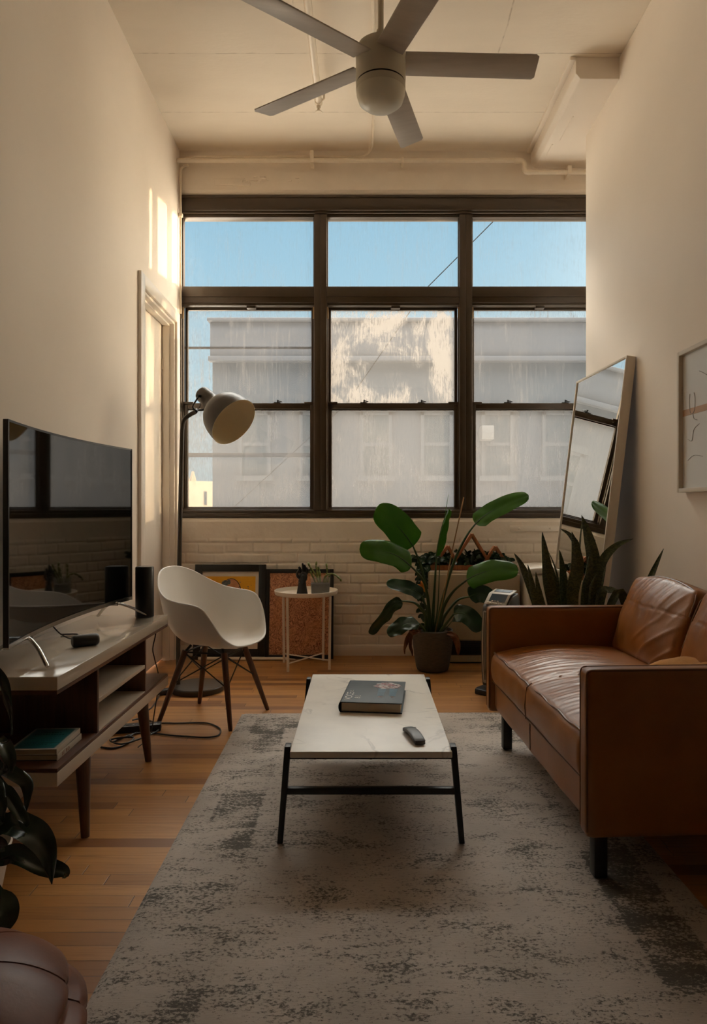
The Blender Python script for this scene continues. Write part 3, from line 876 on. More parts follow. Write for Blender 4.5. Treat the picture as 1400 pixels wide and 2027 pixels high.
tvgrid(TY0 + .006, TY1 - .006, TZ0 + .012, TZ1 - .006, .0006, -.0062).build('screen', SCREEN, tv, world=True)
fr = tvgrid(TY0, TY1, TZ0 - .006, TZ0 + .010, .004, -.014); fr.build('lower_bezel', CHROME, tv, world=True)
fr = tvgrid(TY0, TY1, TZ1 - .006, TZ1 + .001, .002, -.014); fr.build('upper_bezel', BLACKP, tv, world=True)
MB().box((tvx(TY0) - .014, TY0 - .003, TZ0), (tvx(TY0) + .003, TY0 + .005, TZ1), .001).build('side_bezel', BLACKP, tv, world=True)
MB().box((tvx(TY1) - .014, TY1 - .005, TZ0), (tvx(TY1) + .003, TY1 + .003, TZ1), .001).build('side_bezel', BLACKP, tv, world=True)
MB().box((tvx(2.7) - .045, 2.35, TZ0 + .03), (tvx(2.7) - .010, 3.05, TZ0 + .42), .012).build('rear_housing', BLACKP, tv, world=True)
for yy, ys in ((2.33, -1), (3.13, 1)):
    ax = tvx(yy) - .012
    ft = MB()
    for dx in (.125, -.115):
        L = spline([(ax, yy, TZ0 - .004), (ax + dx * .22, yy + ys * .02, TZ0 - .010), (ax + dx * .6, yy + ys * .06, .618 + .05), (ax + dx, yy + ys * .11, .626)], 6)
        ft.tube(L, [.0085] * (len(L) - 1) + [.006], 10, sq=.7)
    ft.tube([(ax + .02, yy, TZ0 - .006), (ax - .02, yy, TZ0 - .006)], .009, 10)
    ft.build('stand_foot', CHROME, tv, world=True)
cd = MB().tube(spline([(-1.20, 2.62, .70), (-1.17, 2.64, .655), (-1.15, 2.70, .623), (-1.17, 2.80, .622), (-1.24, 2.80, .622)], 8), .0028, 6)
cd.build('power_lead', CORD, tv, world=True)

# small things on and in the console
sp_ = thing('smart_speaker', (-1.042, 3.262, .618), 'tall black cylindrical speaker on the far end of the console', 'speaker')
MB().lathe([(0, 0), (.040, 0), (.043, .004), (.043, .236), (.040, .241), (0, .241)], 48).build('speaker_body', BLACKP, sp_)
MB().lathe([(0, .2411), (.034, .2411), (.034, .2425), (0, .2425)], 40).build('control_ring', mk('speaker_top', (.03, .03, .032), rough=.3, var=.1), sp_)
cm = thing('small_black_camera', (-1.05, 2.585, .618), 'small black cylinder lying on the console in front of the television', 'gadget', rz=math.radians(38))
cxf = T(0, 0, .0225) @ rot(90, 'Y') @ Matrix.Diagonal((1, 1, 1.05, 1))
MB().lathe([(0, -.045), (.019, -.045), (.0215, -.041), (.0225, -.035), (.0225, .035), (.0215, .041), (.018, .045), (0, .045)], 40, xf=cxf).build('camera_body', mk('soft_black', (.016, .017, .018), rough=.3, var=.1), cm)
MB().lathe([(0, -.0452), (.016, -.0452), (.016, -.0462), (0, -.0462)], 32, xf=cxf).build('lens_cap', BLACKP, cm)

TEAL, st, sb, so2 = newmat('teal_cover')
_v = st.obj(); _p = st.xyz(_v)
_n = st.noise(st.scale(_v, (3, 30, 1)), 3, 4, .6)
_e = st.m('MINIMUM', st.m('SUBTRACT', .074, st.m('ABSOLUTE', _p[0])), st.m('SUBTRACT', .104, st.m('ABSOLUTE', _p[1])))
_c = st.mix(st.smooth(_n, .35, .7), (.015, .17, .17), (.008, .07, .085))
_c = st.mix(st.smooth(st.m('ADD', _p[1], st.m('MULTIPLY', _n, .05)), -.05, -.09), _c, (.05, .12, .19))
st.put(sb.inputs['Base Color'], st.mix(st.smooth(_e, .004, .012), (.48, .43, .36), _c)); sb.inputs['Roughness'].default_value = .35
CREAMC = mk('cream_cover', (.52, .45, .36), rough=.5, var=.05)
def book(name, loc, rz, w, l, t, cov, sp_m, label, text=None):
    b = thing(name, loc, label, 'book', rz=math.radians(rz), group='books on the lower console shelf')
    MB().box((-w / 2 + .004, -l / 2 + .004, .002), (w / 2 - .002, l / 2 - .004, t - .002)).build('page_block', PAPER, b)
    MB().box((-w / 2, -l / 2, t - .0022), (w / 2, l / 2, t), .0006).box((-w / 2, -l / 2, 0), (w / 2, l / 2, .0022), .0006).build('book_cover', cov, b)
    s = MB().box((w / 2 - .002, -l / 2, 0), (w / 2 + .0025, l / 2, t), .0012)
    so3 = s.build('spine', sp_m, b)
    return b
b1 = book('paperback_book', (-1.058, 2.285, .333), 2, .150, .205, .020, mk('dark_cover', (.03, .028, .026), rough=.4, var=.2), CREAMC, 'pale spined book under the teal book on the lower shelf of the console')
sx = MB().text('1 E   8 O', .017, T(.078, -.07, .004) @ Matrix.Rotation(PI / 2, 4, 'Z') @ Matrix.Rotation(PI / 2, 4, 'X'))
sx.build('spine_lettering', mk('coral_ink', (.40, .15, .09), rough=.5, var=.2), b1)
b2 = book('paperback_book', (-1.062, 2.285, .353), 3, .150, .210, .018, TEAL, CREAMC, 'teal covered book on top of the pair on the lower console shelf')
FADED = mk('faded_ink', (.02, .06, .065), rough=.5, var=.2)
for i, (y, l) in enumerate(((.055, .075), (.035, .10), (-.048, .10), (-.064, .08))):
    tt = MB()
    for j in range(int(l / .009)):
        x = -l / 2 + j * .009
        tt.box((x, y, .018), (x + .004 + .003 * ((j * 7 + i) % 3) / 2, y + (.005 if i > 1 else .006), .0183))
    tt.build('cover_line', FADED, b2)
# ------------------------------------------------------------------ moulded armchair
ch = thing('moulded_armchair', (-.808, 3.72, 0), 'white moulded plastic armchair on dark wooden dowel legs near the window', 'chair', rz=math.atan2(-.287, .958))
half = [(.243, 0, .418), (.235, .10, .420), (.215, .185, .436), (.182, .252, .485), (.150, .288, .560), (.108, .306, .625), (.055, .314, .650),
        (-.03, .314, .660), (-.11, .300, .678), (-.18, .255, .718), (-.235, .175, .772), (-.268, .09, .802), (-.276, 0, .810)]
rimc = half + [(x, -y, z) for x, y, z in half[-2:0:-1]]
rim = spline(rimc, 5, closed=True)
NR = len(rim); cen = V((-.02, 0, .402))
def shellf(u, v):
    R = rim[round(u * NR) % NR]; t = v
    d = V((R.x - cen.x, R.y - cen.y, 0))
    back = max(0, -R.x / .28)
    p1 = cen + d * (.62) + V((0, 0, -.008))
    p2 = V((cen.x + d.x * (.93 - .12 * back), cen.y + d.y * .95, .398 + .30 * (R.z - .398)))
    q = [cen, p1, p2, R]
    while len(q) > 1:
        q = [a.lerp(b, t) for a, b in zip(q, q[1:])]
    return q[0]
sh = MB().grid(shellf, NR, 22, wrap=True, thick=.006)
bmesh.ops.remove_doubles(sh.bm, verts=sh.bm.verts[:], dist=.0003)
sh.tube([shellf(i / NR, 1.0) + V((0, 0, -.001)) for i in range(NR)], .0052, 8, closed=True)
sh.build('seat_shell', SHELL, ch, smooth=80)
tops = [(.115, -.105), (.125, .105), (-.115, .105), (-.115, -.105)]
feet = [(.197, -.19), (.226, .198), (-.207, .198), (-.223, -.195)]
for (ax, ay), (bx, by) in zip(tops, feet):
    pts = [V((ax, ay, .375)).lerp(V((bx, by, .0)), k) for k in (0, .3, .97, 1)]
    MB().tube(pts, [.0165, .0165, .0115, .0095], 18).build('leg', WALNUT, ch)
wr = MB()
def on(i, k):
    (ax, ay), (bx, by) = tops[i], feet[i]
    return V((ax, ay, .375)).lerp(V((bx, by, 0)), k)
for i in range(4):
    j = (i + 1) % 4
    wr.tube([on(i, .03), on(j, .46)], .0035, 8); wr.tube([on(j, .03), on(i, .46)], .0035, 8)
    wr.tube([on(i, .02), on(j, .02)], .0045, 8)
    wr.ball(on(i, .46), .0085, 10, 6)
    wr.tube([on(i, .02), V((on(i, 0).x * .8, on(i, 0).y * .8, .402))], .007, 8)
wr.build('wire_brace', BLACK, ch)

# ------------------------------------------------------------------ floor lamp
fl_ = thing('floor_lamp', (-1.03, 4.256, 0), 'dark grey metal floor lamp with large bell shade beside the door', 'floor lamp')
MB().lathe([(0, 0), (.158, 0), (.163, .004), (.163, .030), (.158, .036), (0, .040)], 64).build('base', DARKBROWN, fl_)
pl = spline([(-1.150, 4.256, .03), (-1.150, 4.256, .30), (-1.138, 4.25, 1.0), (-1.125, 4.245, 1.55), (-1.121, 4.243, 1.63), (-1.108, 4.24, 1.685), (-1.07, 4.235, 1.715), (-1.035, 4.23, 1.732)], 8)
MB().tube(pl, .0135, 16).build('pole', DARKBROWN, fl_, world=True)
ax = V((.69, -.40, -.60)).normalized(); cap = V((-1.005, 4.24, 1.853))
xf = align(cap, ax)
prof = [(0, 0), (.030, .001), (.045, .008), (.051, .022), (.052, .10), (.054, .125), (.064, .142), (.085, .158), (.115, .182), (.137, .215), (.150, .255), (.157, .300), (.159, .335),
        (.1565, .335), (.154, .30), (.147, .256), (.134, .217), (.112, .185), (.083, .162), (.062, .146), (.050, .128), (.048, .06), (0, .06)]
shd = MB().lathe(prof[:13], 64, xf=xf); sho = shd.build('shade', DARKBROWN, fl_, world=True, smooth=50)
MB().lathe(prof[12:], 64, xf=xf).build('shade_inside', LAMPIN, sho, world=True, smooth=50)
side = ax.cross(V((0, 0, 1))).normalized(); upv = side.cross(ax)
neck = cap + ax * .055
yk = [neck + side * .060, neck + side * .066 - upv * .03 , neck + side * .055 - upv * .085 - ax * .01, neck - upv * .105 - ax * .02, neck - side * .055 - upv * .085 - ax * .01, neck - side * .066 - upv * .03, neck - side * .060]
MB().tube(spline(yk, 8), .0075, 10, sq=.6).build('yoke', BLACK, fl_, world=True)
for s in (1, -1):
    kn = MB()
    kn.tube([neck + side * s * .050, neck + side * s * .078], .010, 14)
    kn.build('knob', BLACK, fl_, world=True)
bot = neck - upv * .105 - ax * .02
MB().tube([V(pl[-1]), V(pl[-1]).lerp(bot, .5), bot], .012, 12).build('clamp', BLACK, fl_, world=True)
MB().tube(spline([bot, bot + V((.02, 0, .02)), neck - ax * .02 - upv * .052], 8), .003, 6).build('lead', CORD, fl_, world=True)

# ------------------------------------------------------------------ framed prints leaning on the window wall
def frame(mb, w, h, b, t):
    for a, c in (((-w / 2, 0, 0), (-w / 2 + b, t, h)), ((w / 2 - b, 0, 0), (w / 2, t, h)), ((-w / 2 + b, 0, 0), (w / 2 - b, t, b)), ((-w / 2 + b, 0, h - b), (w / 2 - b, t, h))):
        mb.box(a, c, .0015)
    return mb
rw_ = MB().box((-1.28, 5.085, 0), (-.745, 5.205, .022), .003)
rw_.build('floor_raceway', mk('brown_board', (.06, .035, .02), rough=.6, var=.2), None, label='dark low board on the floor under the leaning black framed yellow print', cat='board')
tag(MB().tube([(-1.22, 5.068, .014), (-.56, 5.068, .014)], .012, 12).tube([(-.56, 5.068, .014), (-.50, 5.062, .010)], .004, 8).build('conduit_pipe', PIPE, None), 'short white conduit pipe lying along the floor below the leaning frames', 'pipe')
f1 = thing('framed_print', (-1.003, 5.105, .0225), 'black framed yellow print with white mat leaning on the brick wall behind the white chair', 'framed picture')
f1.rotation_euler = (math.radians(-6.6), 0, 0)
W1, H1 = .538, .686
frame(MB(), W1, H1, .054, .026).build('frame', FRAMEB, f1)
MB().box((-W1 / 2 + .05, .012, .05), (W1 / 2 - .05, .016, H1 - .05)).build('mat_board', MAT, f1)
pr = MB().box((-.19, .0105, .09), (.19, .0122, H1 - .090))
pr.build('print_sheet', YELLOW, f1)
ar = MB(); cx, cz = .005, H1 - .215
dome = [(cx + .077 * math.cos(a), cz + .108 * math.sin(a)) for a in [PI * i / 24 for i in range(25)]] + [(cx - .075, cz - .05), (cx - .045, cz - .16), (cx + .055, cz - .18), (cx + .08, cz - .05)]
ar.prism(dome, 'y', .0098, .0106)
for i in range(len(dome) - 1):
    p, q = dome[i], dome[i + 1]
    if p[0] > cx - .05:
        ar.tube([(p[0], .0097, p[1]), (q[0], .0097, q[1])], .0016 + .0012 * (p[0] > cx), 6, mi=1)
random.seed(5)
for i in range(90):
    x = cx - .06 + .125 * random.random(); z = cz - .12 + .17 * random.random()
    ar.box((x, .0094, z), (x + .003 + .007 * random.random(), .0099, z + .002 + .003 * random.random()), mi=1)
for i in range(70):
    a = random.random() * 1.0 + 1.7; r = .9 + .28 * random.random()
    x = cx + .085 * r * math.cos(a); z = cz + .105 * r * math.sin(a) - .02
    ar.ball((x, .0098, z), (.006 + .006 * random.random(), .0006, .006 + .006 * random.random()), 8, 5, mi=2)
for i in range(45):
    x = -.17 + .34 * random.random(); z = H1 - .12 - .2 * random.random()
    ar.ball((x, .0100, z), (.002 + .004 * random.random() ** 2, .0006, .002 + .003 * random.random()), 7, 5, mi=2)
ar.build('print_figure', [PEACH, INK, BLUEGREY], f1)
f2 = thing('framed_print', (-.478, 5.118, .0), 'black framed brown swirling print leaning on the brick wall behind the side table', 'framed picture')
f2.rotation_euler = (math.radians(-6.2), 0, 0)
W2, H2 = .515, .672
frame(MB(), W2, H2, .030, .024).build('frame', FRAMEB, f2)
MB().box((-W2 / 2 + .026, .008, .026), (W2 / 2 - .026, .012, H2 - .026)).build('print_sheet', SWIRL, f2)

# ------------------------------------------------------------------ round tray table
st_ = thing('side_table', (-.405, 4.90, 0), 'small round white metal tray table by the leaning brown print', 'side table')
MB().lathe([(0, .514), (.214, .514), (.222, .518), (.2255, .53), (.2275, .545), (.2255, .5465), (.2225, .545), (.219, .527), (.213, .521), (0, .5205)], 72).build('tray', WHITEMETAL, st_)
for k in range(4):
    a = math.radians(57 + 90 * k)
    lg = MB().tube([(.205 * math.cos(a), .205 * math.sin(a), 0), (.212 * math.cos(a), .212 * math.sin(a), .515)], .0095, 14)
    lg.build('leg', WHITEMETAL, st_)
for k in range(2):
    a = math.radians(57 + 90 * k)
    MB().tube([(.206 * math.cos(a), .206 * math.sin(a), .055 + .008 * k), (-.206 * math.cos(a), -.206 * math.sin(a), .055 + .008 * k)], .0048, 10).build('cross_bar', WHITEMETAL, st_)

# hand sculpture: skin modifier on joints, evaluated to one mesh
def skinned(joints, edges, radii, sub=2):
    me = bpy.data.meshes.new('sk'); me.from_pydata(joints, edges, [])
    o = bpy.data.objects.new('sk', me); C.objects.link(o)
    md = o.modifiers.new('s', 'SKIN'); md.use_smooth_shade = True
    for v, r in zip(me.skin_vertices[0].data, radii):
        v.radius = r if isinstance(r, tuple) else (r, r)
    me.skin_vertices[0].data[0].use_root = True
    sb = o.modifiers.new('b', 'SUBSURF'); sb.levels = sub; sb.render_levels = sub
    m2 = bpy.data.meshes.new_from_object(o.evaluated_get(bpy.context.evaluated_depsgraph_get()))
    t = bmesh.new(); t.from_mesh(m2)
    bpy.data.objects.remove(o); bpy.data.meshes.remove(me); bpy.data.meshes.remove(m2)
    return t
hs = thing('hand_sculpture', (-.425, 4.80, .5206), 'black hand shaped sculpture standing on the white tray table', 'sculpture')
hb = MB()
hb.lathe([(0, 0), (.040, 0), (.041, .004), (.036, .03), (.030, .065), (.027, .085), (.025, .095), (0, .097)], 36, xf=T(0, 0, 0) @ Matrix.Diagonal((1, .75, 1, 1)))
hb.take(skinned([(0, 0, .075), (-.002, 0, .10), (.004, 0, .125), (.012, 0, .15)], [(0, 1), (1, 2), (2, 3)], [(.025, .019), (.029, .019), (.034, .019), (.028, .016)]))
hb.ball((.006, 0, .128), (.031, .017, .040))
hb.ball((.0, 0, .100), (.027, .018, .025))
fing = [   # five fingers: tips of thumb and first finger meet in a ring, others upright
    ([(-.012, -.004, .118), (-.032, -.010, .135), (-.034, -.012, .158), (-.022, -.010, .178)], [.013, .0105, .009, .0065]),
    ([(-.006, .002, .150), (-.014, .000, .180), (-.020, -.004, .200), (-.026, -.008, .186)], [.0105, .0095, .0085, .0065]),
    ([(.006, .003, .150), (.008, .004, .180), (.006, .000, .205), (.002, -.004, .228)], [.0105, .0095, .0085, .0055]),
    ([(.018, .005, .148), (.022, .008, .175), (.020, .006, .198), (.014, .003, .216)], [.0100, .0092, .0082, .0055]),
    ([(.027, .008, .140), (.034, .014, .162), (.034, .014, .180), (.029, .012, .196)], [.0090, .0080, .0070, .0050])]
for js, rs in fing:
    hb.take(skinned(js, [(i, i + 1) for i in range(3)], [r * 1.12 for r in rs]))
hb.build('hand', CLAY, hs, smooth=80)

# cactus in a clear pot
cp = thing('potted_cactus', (-.300, 4.845, .5206), 'small cactus with flat drooping pads in a clear soil filled pot on the tray table', 'potted plant')
CLEARP, st, sb, so4 = newmat('clear_plastic')
sb.inputs['Base Color'].default_value = (.75, .72, .66, 1); sb.inputs['Roughness'].default_value = .12
_t = st.n('BsdfTransparent'); _m = st.n('MixShader', i0=.86, i1=sb.outputs[0], i2=_t.outputs[0]); st.put(so4.inputs[0], _m.outputs[0])
MB().lathe([(0, .001), (.064, .001), (.066, .004), (.073, .122), (.075, .124), (.073, .126), (.0705, .122), (.0635, .006), (0, .004)], 48).build('clear_pot', CLEARP, cp)
MB().lathe([(0, .005), (.0625, .006), (.0665, .078), (.05, .085), (.02, .081), (0, .083)], 40).build('soil', SOIL, cp)
def pad(a, b, w, th=.010):
    a, b = V(a), V(b); d = b - a
    mbp = MB().ball((0, 0, .5), (w / 2 / d.length if False else 1, 1, 1), 14, 10)
    for v in mbp.bm.verts:
        z = v.co.z - .5
        v.co = V((v.co.x * w / 2 * (.85 + .35 * z), v.co.y * th, (z * .53 + .5) * d.length))
    q = d.to_track_quat('Z', 'Y').to_matrix().to_4x4()
    mbp.bm.transform(Matrix.Translation(a) @ q)
    return mbp.bm
chains = [[(-.012, 0, .08), (-.025, -.01, .125), (-.050, -.012, .165), (-.072, -.012, .195), (-.085, -.01, .225)], [(-.012, 0, .08), (-.018, .005, .13), (-.025, 0, .172), (-.03, .0, .205), (-.027, .0, .232)],
          [(.0, 0, .08), (-.002, .01, .125), (-.008, .012, .165), (-.016, .012, .195)], [(.028, -.005, .075), (.03, -.012, .115), (.048, -.02, .142), (.085, -.022, .150), (.115, -.02, .135), (.142, -.02, .112), (.150, -.02, .095)],
          [(.035, .01, .08), (.042, .01, .12), (.048, .01, .16), (.046, .01, .19), (.042, .01, .218)], [(.05, .02, .08), (.06, .02, .12), (.065, .02, .135)], [(-.03, -.015, .08), (-.045, -.02, .115), (-.062, -.02, .15), (-.07, -.02, .168)]]
for c in chains:
    sg = MB()
    for i in range(len(c) - 1):
        sg.take(pad(V(c[i]).lerp(V(c[i + 1]), -.08), V(c[i]).lerp(V(c[i + 1]), 1.08), .021 + .018 * ((i + len(c)) % 3) / 2 if i else .020, .0075))
    sg.build('cactus_stem', CACTUS, cp, smooth=80)

# ------------------------------------------------------------------ gas heater cabinet, bin, planter
gh = thing('wall_heater', (.84, 5.08, 0), 'wide cream metal heater cabinet with dark bottom grille under the window', 'heater')
MB().box((.478, 4.97, .045), (1.150, 5.225, .674), .018, 4).build('cabinet', CABINET, gh, world=True)
MB().box((.482, 4.955, .17), (1.146, 4.975, .655), .012, 3).build('front_panel', CABINET, gh, world=True)
MB().box((.50, 4.962, .064), (1.13, 4.985, .165), .002).build('grille', BLACKP, gh, world=True)
gs = MB()
for k in range(7):
    gs.box((.505, 4.955, .070 + .0135 * k), (1.125, 4.966, .0745 + .0135 * k), .001)
gs.build('grille_slats', BLACK, gh, world=True)
MB().box((.485, 4.965, .012), (1.143, 5.0, .062), .003).build('kick_plate', CABINET, gh, world=True)
MB().box((.49, 4.99, 0), (1.14, 5.2, .045)).build('plinth', BLACK, gh, world=True)
bn = thing('white_bin', (1.335, 5.0, 0), 'rounded white lidded bin between the heater cabinet and the mirror', 'bin')
MB().rbox((.335, .40, .66), .04, (20, 20, 30), xf=T(1.335, 5.0, .332)).build('bin_body', BIN, bn, world=True, smooth=60)
MB().rbox((.335, .40, .05), .02, (20, 20, 6), lambda p: p + V((0, 0, .012 * (1 - (p.x / .17) ** 2))), xf=T(1.335, 5.0, .683)).build('lid', BIN, bn, world=True, smooth=60)
MB().tube([(1.30, 4.80, .60), (1.37, 4.80, .60)], .008, 10).build('handle', BIN, bn, world=True)

pt = thing('wooden_planter', (.81, 5.09, .674), 'red wood planter with three peaked frames and dark foliage on the heater cabinet', 'planter')
tr = MB()
for a, b in (((.50, 5.02, .6745), (1.10, 5.032, .712)), ((.50, 5.148, .6745), (1.10, 5.16, .712)), ((.50, 5.032, .6745), (.512, 5.148, .712)), ((1.088, 5.032, .6745), (1.10, 5.148, .712)), ((.512, 5.032, .6745), (1.088, 5.148, .682))):
    tr.box(a, b, .0015)
tr.build('trough', COPPERWOOD, pt, world=True)
MB().box((.513, 5.033, .682), (1.087, 5.147, .704)).build('soil', SOIL, pt, world=True)
def limb(p, q, y0, y1, th=.022):
    p, q = V((p[0], 0, p[1])), V((q[0], 0, q[1])); d = (q - p).normalized(); n = V((-d.z, 0, d.x)) * th / 2
    c = [p - n, p + n, q + n, q - n]
    return [V((k.x, y0, k.z)) for k in c] + [V((k.x, y1, k.z)) for k in c]
for ap, (za, xl, xr, y0, y1) in {.632: (.850, .505, .715, 5.035, 5.105), .808: (.940, .648, .962, 5.038, 5.11), .984: (.846, .872, 1.085, 5.035, 5.105)}.items():
    pk = MB()
    pk.hexa(limb((xl, .690), (ap, za), y0, y1), .001); pk.hexa(limb((ap, za), (xr, .690), y0 + .001, y1 - .001), .001)
    pk.build('peak_frame', COPPERWOOD, pt, world=True)
random.seed(21)
fo = MB()
def tuft(p, d, l, w, mb):
    d = V(d).normalized(); p = V(p)
    s = [p, p + d * l * .5 + V((0, 0, .012)), p + d * l + V((0, 0, -.010 * random.random()))]
    blade(mb, s, w, (random.uniform(-.5, .5), -1, random.uniform(.1, .9)), fold=.2, n=6, m=4, thick=.0008)
for i in range(210):
    x = .46 + .62 * random.random() if i > 40 else .40 + .14 * random.random()
    y = 5.035 + .11 * random.random(); z = .70 + .075 * random.random() * (1 - abs((x - .78) / .42) ** 2 * .6)
    a = random.random() * 2 * PI
    tuft((x, y, z), (math.cos(a), .45 * math.sin(a) - .25, random.uniform(-.1, .9)), .045 + .035 * random.random(), .022 + .018 * random.random(), fo)
for i in range(9):
    x = .55 + .5 * random.random()
    blade(fo, [(x, 5.1, .72), (x + .01, 5.1, .78), (x + .02 * random.uniform(-1, 1), 5.09, .83)], .016, (0, -1, .2), n=6, m=4)
fo.build('foliage', LEAFD, pt, world=True, smooth=80)
vn = MB()
vp = spline([(.50, 5.06, .71), (.450, 5.02, .70), (.435, 4.99, .62), (.425, 4.98, .50), (.44, 4.98, .38), (.455, 4.975, .28), (.462, 4.97, .22)], 8)
vn.tube(vp, .003, 6)
for i, p in enumerate(vp[4:]):
    for k in range(3 if i < 22 else 1):
        a = random.random() * 2 * PI
        tuft(p, (math.cos(a), -.35 * abs(math.sin(a)) - .1, random.uniform(-.8, .4)), .04 + .022 * random.random() * (1 - i / 60), .022 + .014 * random.random(), vn)
vn.build('trailing_vine', LEAFD, pt, world=True, smooth=80)
fw = MB(); fc = P(836, 1162, 4.95)
for k in range(7):
    a = 2 * PI * k / 7
    blade(fw, [fc, fc + V((math.cos(a) * .02, -.012, math.sin(a) * .026)), fc + V((math.cos(a) * .034, -.006, math.sin(a) * .046))], .018, (0, -1, 0), n=5, m=3, thick=.0008)
fw.build('flower', mk('orange_petal', (.60, .21, .03), rough=.6, var=.2), pt, world=True, smooth=80)

# ------------------------------------------------------------------ leaning mirror
mr = thing('leaning_mirror', (1.247, 4.28, .0068), 'tall mirror in thin pale frame leaning against the right wall', 'mirror')
mr.rotation_euler = (0, math.radians(6.84), math.radians(2.0))
mf = MB(); MWID, MHT = .412, 2.012
for a, b in (((0, -MWID, 0), (.056, -MWID + .012, MHT)), ((0, MWID - .012, 0), (.056, MWID, MHT)), ((0, -MWID + .012, 0), (.056, MWID - .012, .012)), ((0, -MWID + .012, MHT - .012), (.056, MWID - .012, MHT))):
    mf.box(a, b, .0015)
mf.build('frame', FRAMEW, mr)
MB().box((.007, -MWID + .011, .011), (.012, MWID - .011, MHT - .011)).build('mirror_glass', MIRROR, mr, smooth=0)
MB().box((.045, -MWID + .012, .012), (.050, MWID - .012, MHT - .012)).build('backing', mk('backing_board', (.12, .08, .05), rough=.8, var=.1), mr, smooth=0)

# picture on the right wall
pc = thing('wall_picture', (rw(3.0) - .001, 2.955, 1.213), 'pale framed line drawing hanging on the right wall above the sofa', 'framed picture')
PW, PH, PD = .66, .672, .035
pf = MB()
for a, b in (((-PD, -PW / 2, 0), (0, -PW / 2 + .02, PH)), ((-PD, PW / 2 - .02, 0), (0, PW / 2, PH)), ((-PD, -PW / 2 + .02, 0), (0, PW / 2 - .02, .02)), ((-PD, -PW / 2 + .02, PH - .02), (0, PW / 2 - .02, PH))):
    pf.box(a, b, .002)
pf.build('frame', FRAMEW, pc)
PPAPER = mk('art_paper', (.70, .69, .66), rough=.28, var=.03, vscale=3)
MB().box((-.014, -PW / 2 + .018, .018), (-.010, PW / 2 - .018, PH - .018)).build('art_sheet', PPAPER, pc)
MB().box((-.0152, -PW / 2 + .02, .362), (-.0142, PW / 2 - .02, .392)).build('tan_band', mk('tan_band_ink', (.52, .32, .19), rough=.5, var=.1), pc)
ln = MB()
def stroke(pts, r=.0013):
    ln.tube([(-.0150, y, z) for y, z in spline([(a, b, 0) for a, b in pts], 8) for y, z in [(y, z)]] if False else [V((-.0152, q.x, q.y)) for q in spline([(a, b, 0) for a, b in pts], 8)], r, 6)
stroke([(.24, .46), (.245, .42), (.235, .375), (.215, .366), (.195, .380), (.19, .43), (.20, .46)])
stroke([(.21, .366), (.20, .34), (.17, .33)]); stroke([(.26, .25), (.22, .24), (.20, .29), (.15, .31)]); stroke([(.26, .15), (.20, .17), (.12, .16)])
stroke([(.15, .55), (.05, .50), (-.02, .42), (-.10, .30), (-.05, .20), (.08, .12)]); stroke([(-.2, .5), (-.15, .4), (-.22, .3), (-.12, .15)])
ln.build('line_drawing', mk('drawing_ink', (.42, .40, .38), rough=.6, var=.1), pc)
# ------------------------------------------------------------------ bird of paradise
bp = thing('potted_plant', (.49, 4.78, 0), 'large leafy plant with broad paddle leaves in a dark stone pot by the window', 'potted plant')
MB().lathe([(0, .002), (.098, .002), (.108, .008), (.116, .03), (.128, .10), (.138, .18), (.142, .25), (.1415, .283), (.137, .289), (.131, .286), (.130, .262), (0, .26)], 56, xf=T(.49, 4.78, 0)).build('pot', POTM, bp, world=True)
MB().lathe([(0, .268), (.06, .266), (.125, .260)], 32, xf=T(.49, 4.78, 0)).build('soil', SOIL, bp, world=True)
def zp(zx, zy, y):                # from the 3.5x crop at (680,940)
    return P(680 + zx / 3.5, 940 + zy / 3.5, y)
def bleaf(stalk, spine, width, normal, r=.0095, m=None, fold=.12, prof=None, wave=.012, seed=1, curl=0.0, name='leaf'):
    mb = MB()
    blade(mb, spine, width, normal, fold=fold, n=30, m=12, prof=prof, wave=wave, seed=seed, curl=curl)
    sp = spline(spine, 8)
    o = mb.build(name, m or LEAF, bp, world=True, smooth=80)
    sk = MB(); S = spline(stalk + [spine[0]], 8); n = len(S)
    sk.tube(S, [r * (1.5 - .9 * i / (n - 1)) for i in range(n)], 10)
    e = sp[1:int(len(sp) * .9)]
    nn = V(normal).normalized() * -.0018
    sk.tube([q + nn for q in [sp[0]] + e], [r * .6 * (1 - .85 * i / len(e)) for i in range(len(e) + 1)], 8)
    sk.build('stalk', STALK, o, world=True)
    return o
wide = lambda t: max(.02, min(1, (t / .16)) ** .6 * (1 if t < .55 else math.sqrt(max(0, 1 - ((t - .55) / .452) ** 2.6))))
root = lambda dx, dy: V((.49 + dx, 4.78 + dy, .265))
bleaf([root(-.02, 0), zp(590, 900, 4.77), zp(545, 660, 4.73)], [zp(483, 495, 4.70), zp(430, 420, 4.67), zp(340, 320, 4.62), zp(222, 240, 4.58)], .215, (.10, -1, .35), prof=wide, seed=1, curl=.12)
bleaf([root(-.03, -.01), zp(590, 900, 4.74), zp(555, 735, 4.68)], [zp(470, 635, 4.62), zp(370, 560, 4.55), zp(240, 525, 4.50), zp(112, 520, 4.47)], .17, (.15, -1, .55), prof=wide, seed=2, curl=.15)
bleaf([root(.0, .01), zp(625, 900, 4.78)], [zp(645, 565, 4.78), zp(665, 440, 4.77), zp(695, 320, 4.74), zp(728, 238, 4.70)], .10, (.82, -.55, .1), prof=wide, seed=3, fold=.5)
bleaf([root(.01, .02), zp(655, 900, 4.80)], [zp(668, 560, 4.80), zp(690, 380, 4.80), zp(708, 260, 4.80), zp(729, 132, 4.80)], .017, (.8, -.6, 0), r=.004, prof=lambda t: max(.02, 1 - t), seed=4, wave=0)
